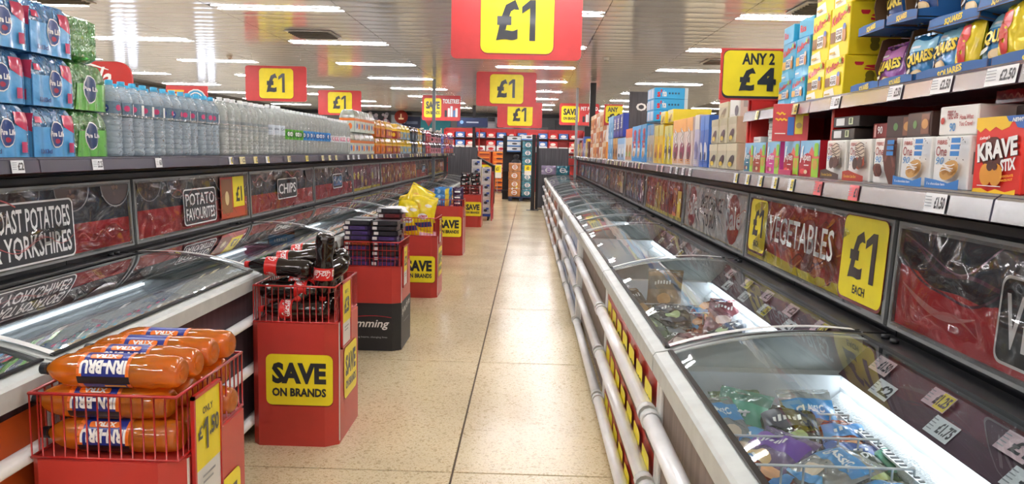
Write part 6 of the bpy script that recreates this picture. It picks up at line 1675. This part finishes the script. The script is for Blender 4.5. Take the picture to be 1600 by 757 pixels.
# red shelving along the back
o = thing('back_gondola', 'red backed shelving run across the far end of the aisle', 'shelving', (-3.2, 28.8, 0), 0)
MB().box(0, 5.2, .4, .45, 0, 2.35, RED).build('back_panel', o)
for z in (1.5, 1.05, .5, 2.0): MB().box(0, 5.2, 0, .4, z - .03, z, DARK).build('shelf_plate', o)
for i in range(5): MB().box(1.3 * i - .02, 1.3 * i + .02, .0, .42, 0, 2.3, RED).build('upright', o)
cs = [('#e8e6e2', '#c22a2a'), ('#c8282c', '#f0e8e0'), ('#d8d8dc', '#3a3c48'), ('#f0efec', '#b8283a'), ('#3a68b0', '#e8e8ea'), ('#e0e0e4', '#8a2a2a')]
bk = [Kind(lambda a=a, b=b: carton('stock_box', .34, .3, .2, E_(a), lambda p, w, h: (setattr(p, 'w', .003), p.disc(w * .5, h * .5, w * .3, E_(b), h * .25), p.rect(w * .1, h * .08, w * .9, h * .2, E_(b))))) for a, b in cs]
for r_, z in enumerate((1.5, 2.0)):
    for i in range(13):
        for t in range(2 if z == 1.5 and i % 4 != 3 else 1):
            bk[(i * 3 + r_ + t) % 6].put('stock box on the far red shelving, %s shelf, %s from its left end%s' % (('middle', 'upper')[r_], 'first' if i == 0 else ORD[i], ', upper one' if t else ''), 'box', 'boxes on the far red shelving', (-3.0 + .385 * i, 29.0, z + .202 * t), 0)
# wall posters and banners
def wall_sign(name, label, x0, x1, z0, z1, base, art=None, y=30.97, cat='poster'):
    b = MB(); b.box(0, x1 - x0, 0, .03, 0, z1 - z0, base); o = b.build(name, None, (x0, y, z0)); tag(o, label, cat)
    if art: m = MB(); p = Pr(m, (0, 0, 0), (1, 0, 0), (0, 0, 1), w=.006, step=.004); art(p, x1 - x0, z1 - z0); m.build('print', o)
    return o
wall_sign('wall_banner', 'teal banner reading old trafford on the far wall', -4.95, -3.2, 2.03, 2.75, M('#1f8ea0', .5), lambda p, w, h: (p.text('Old Trafford', w * .02, h * .1, w * .8, h * .48, INKW, .02), p.disc(w * .25, h * .78, w * .05, INKW), p.poly([(w * .4, h * .95), (w * .6, h * .95), (w * .5, h * .55)], ink('#c03040'))), cat='banner')
def art_bub(p, w, h):
    rr = random.Random(4)
    for i in range(48): p.disc(rr.uniform(.06, .94) * w, rr.uniform(.08, .92) * h, w * rr.uniform(.05, .1), ink(rr.choice(['#b8a8b4', '#d8707c', '#8a8494', '#c8c4cc', '#a05a6c'])), None, 10)
wall_sign('wall_poster', 'dark poster of pink and grey bubbles on the far wall', -6.55, -5.6, 1.9, 3.0, M('#22202c', .5), art_bub)
for i, (x0, x1, z0, z1, lab) in enumerate(((-5.25, -4.55, 1.85, 2.32, 'white poster with a red picture left of the teal banner'), (-2.45, -1.9, 1.85, 2.35, 'white poster with a red picture right of the toiletries sign'), (.18, .7, 2.0, 2.5, 'white poster with a red picture right of the lowest pound sign'))):
    wall_sign('wall_poster', lab, x0, x1, z0, z1, M('#a8a8ac', .5), lambda p, w, h: (p.rect(w * .5, h * .25, w * .92, h * .8, ink('#9c3040')), [p.rect(w * .08, h * (.7 - .15 * q), w * .42, h * (.78 - .15 * q), ink('#4a4c54')) for q in range(4)]), y=30.94)
wall_sign('wall_panel', 'pale blue grey wall panel between the bubble poster and the banner', -5.55, -5.0, 1.5, 2.85, M('#9aa8b8', .5), cat='panel')
wall_sign('dark_sign', 'dark blue rectangular sign in front of the teal banner', -5.15, -4.4, 2.35, 2.8, M('#1a2c50', .5), lambda p, w, h: (p.rect(w * .25, h * .35, w * .85, h * .6, ink('#5a6a8c')), p.disc(w * .14, h * .5, w * .06, ink('#a8b8d8'))), y=30.94, cat='sign')
wall_sign('window_display', 'white and grey packed wall shelf at the far end above the red shelving', -1.75, .4, 2.38, 2.92, M('#b8bcc2', .5), lambda p, w, h: [p.rect(w * (.02 + .16 * q), h * (.1 + .45 * r), w * (.15 + .16 * q), h * (.42 + .45 * r), ink('#3a3c46') if (q + r) % 2 else ink('#e4e6ea')) for q in range(6) for r in range(2)], y=30.97, cat='display')
c = MB(); c.lathe([(0, -.03), (.14, -.03), (.16, -.02), (.16, .01), (0, .01)], 20, BLACK, lambda x, y, z: (x, z, y)); o = tag(c.build('wall_clock', None, (-2.55, 30.7, 2.62)), 'round dark wall clock beside the toiletries sign', 'clock')
m = MB(); m.lathe([(0, -.034), (.12, -.034)], 16, ink('#6a7078'), lambda x, y, z: (x, z, y)); m.build('dial', o)
MB().tube([(0, -.04, 0), (.05, -.04, .06)], .008, INKW, 5).build('hand', o); MB().tube([(0, -.04, 0), (-.02, -.04, .1)], .006, INKW, 5).build('hand', o)
o = thing('round_sign', 'dark red round sign standing above the left multipacks', 'sign', (-5.05, 30.2, 2.75), 0)
MB().lathe([(0, 0), (.26, 0), (.26, .03), (0, .03)], 20, M('#8c2418', .5), lambda x, y, z: (x, -z, y)).build('disc', o)
m = MB(); p = Pr(m, (-.2, -.03, -.2), (1, 0, 0), (0, 0, 1), w=.004); p.rect(.1, .1, .3, .16, ink('#f0d0a0')); p.rect(.17, .1, .22, .32, ink('#f0d0a0')); m.build('print', o)
# dark wood fascias on the right
panel('tall_panel', 'tall dark wooden panel on the right beyond the pet food sign', .95, 1.6, 30.2, 30.3, 2.75)
wl_ = panel('wood_fascia', 'dark wooden fascia with white lettering above the far right boxes', 1.76, 2.7, 14.0, 14.1, 2.62)
m = MB(); p = Pr(m, (0, 0, 2.4), (1, 0, 0), (0, 0, 1), w=.003); p.text('Olle', .12, -.12, .52, .02, INKW, .02); m.build('lettering', wl_)
# red drinks header and round promo on the left
o = thing('drinks_header', 'red arched header with white cola script behind the bottles', 'sign', (-4.9, 7.5, 0), 0)
pts = [(0, .9), (1.02, .9)] + [(1.02 - .14 + .14 * math.cos(a * PI / 12), 2.14 + .14 * math.sin(a * PI / 12)) for a in range(7)] + [(0, 2.28)]
MB().prism(pts, 0, .03, M('#c0261e', .45), lambda a, b, h: (a, h, b)).build('header_board', o)
for x in (.05, .95): MB().box(x - .03, x + .03, .03, .09, 0, .95, DARK).build('leg', o)
m = MB(); p = Pr(m, (0, 0, 0), (1, 0, 0), (0, 0, 1), w=.004, step=.003); p.text('Coca', -.06, 2.02, .36, 2.22, INKW, .0, shear=.35); p.text('Cola', .40, 2.03, .84, 2.23, INKW, .0, shear=.35)
p.band([(.36, 2.12), (.48, 2.22), (.62, 2.25), (.8, 2.2)], [.006, .02, .02, .006], INKW); p.band([(.7, 1.85), (.85, 1.93), (1.0, 2.02)], [.004, .02, .01], INKW); m.build('script', o)
o = thing('promotion_board', 'small red board with yellow lines and a blue round emblem', 'sign', (-4.78, 10.1, 1.3), 0)
MB().cbox(0, .55, 0, .02, 0, .96, SIGNRED, .004).build('board', o)
for x in (.1, .45): MB().box(x - .02, x + .02, .02, .05, -1.3, .1, DARK).build('leg', o)
m = MB(); p = Pr(m, (0, 0, 0), (1, 0, 0), (0, 0, 1), w=.003, step=.002)
for q in range(4): p.rect(.02, .88 - .045 * q, .24, .905 - .045 * q, ink('#f0c83a'))
for rr_, c in ((.14, '#f4f4f0'), (.125, '#3fa8d8'), (.10, '#f4f4f0'), (.085, '#2f90c8'), (.05, '#8fd0ee')): p.disc(.40, .78, rr_, ink(c))
m.build('print', o)
# dark object row behind the left bottles
o = thing('aisle_gondola', 'dark back of the neighbouring gondola behind the left shelf', 'shelving', (-3.6, 9.0, 0), 0)
MB().box(0, .5, 0, 9, 0, 1.72, DARK).build('back_panel', o)
MB().box(-.2, .7, -.1, 9.1, 1.72, 1.76, SHELFGREY).build('top_plate', o)
for i in range(8):
    oo = bagmesh('bagged_item', .28, .14, .12, M(['#1e2a5c', '#1a1a1e', '#243a94', '#201c24'][i % 4], .3, coat=.4), None, 40 + i); oo.location = (-3.2, 9.3 + .6 * i, 1.762)
    oo.rotation_euler = (0, 0, .5); tag(oo, '%s bundle on the neighbouring gondola, %s from the camera' % (['navy', 'black', 'blue', 'dark'][i % 4], 'first' if i == 0 else ORD[i]), 'bundle', 'dark bundles on the neighbouring gondola')
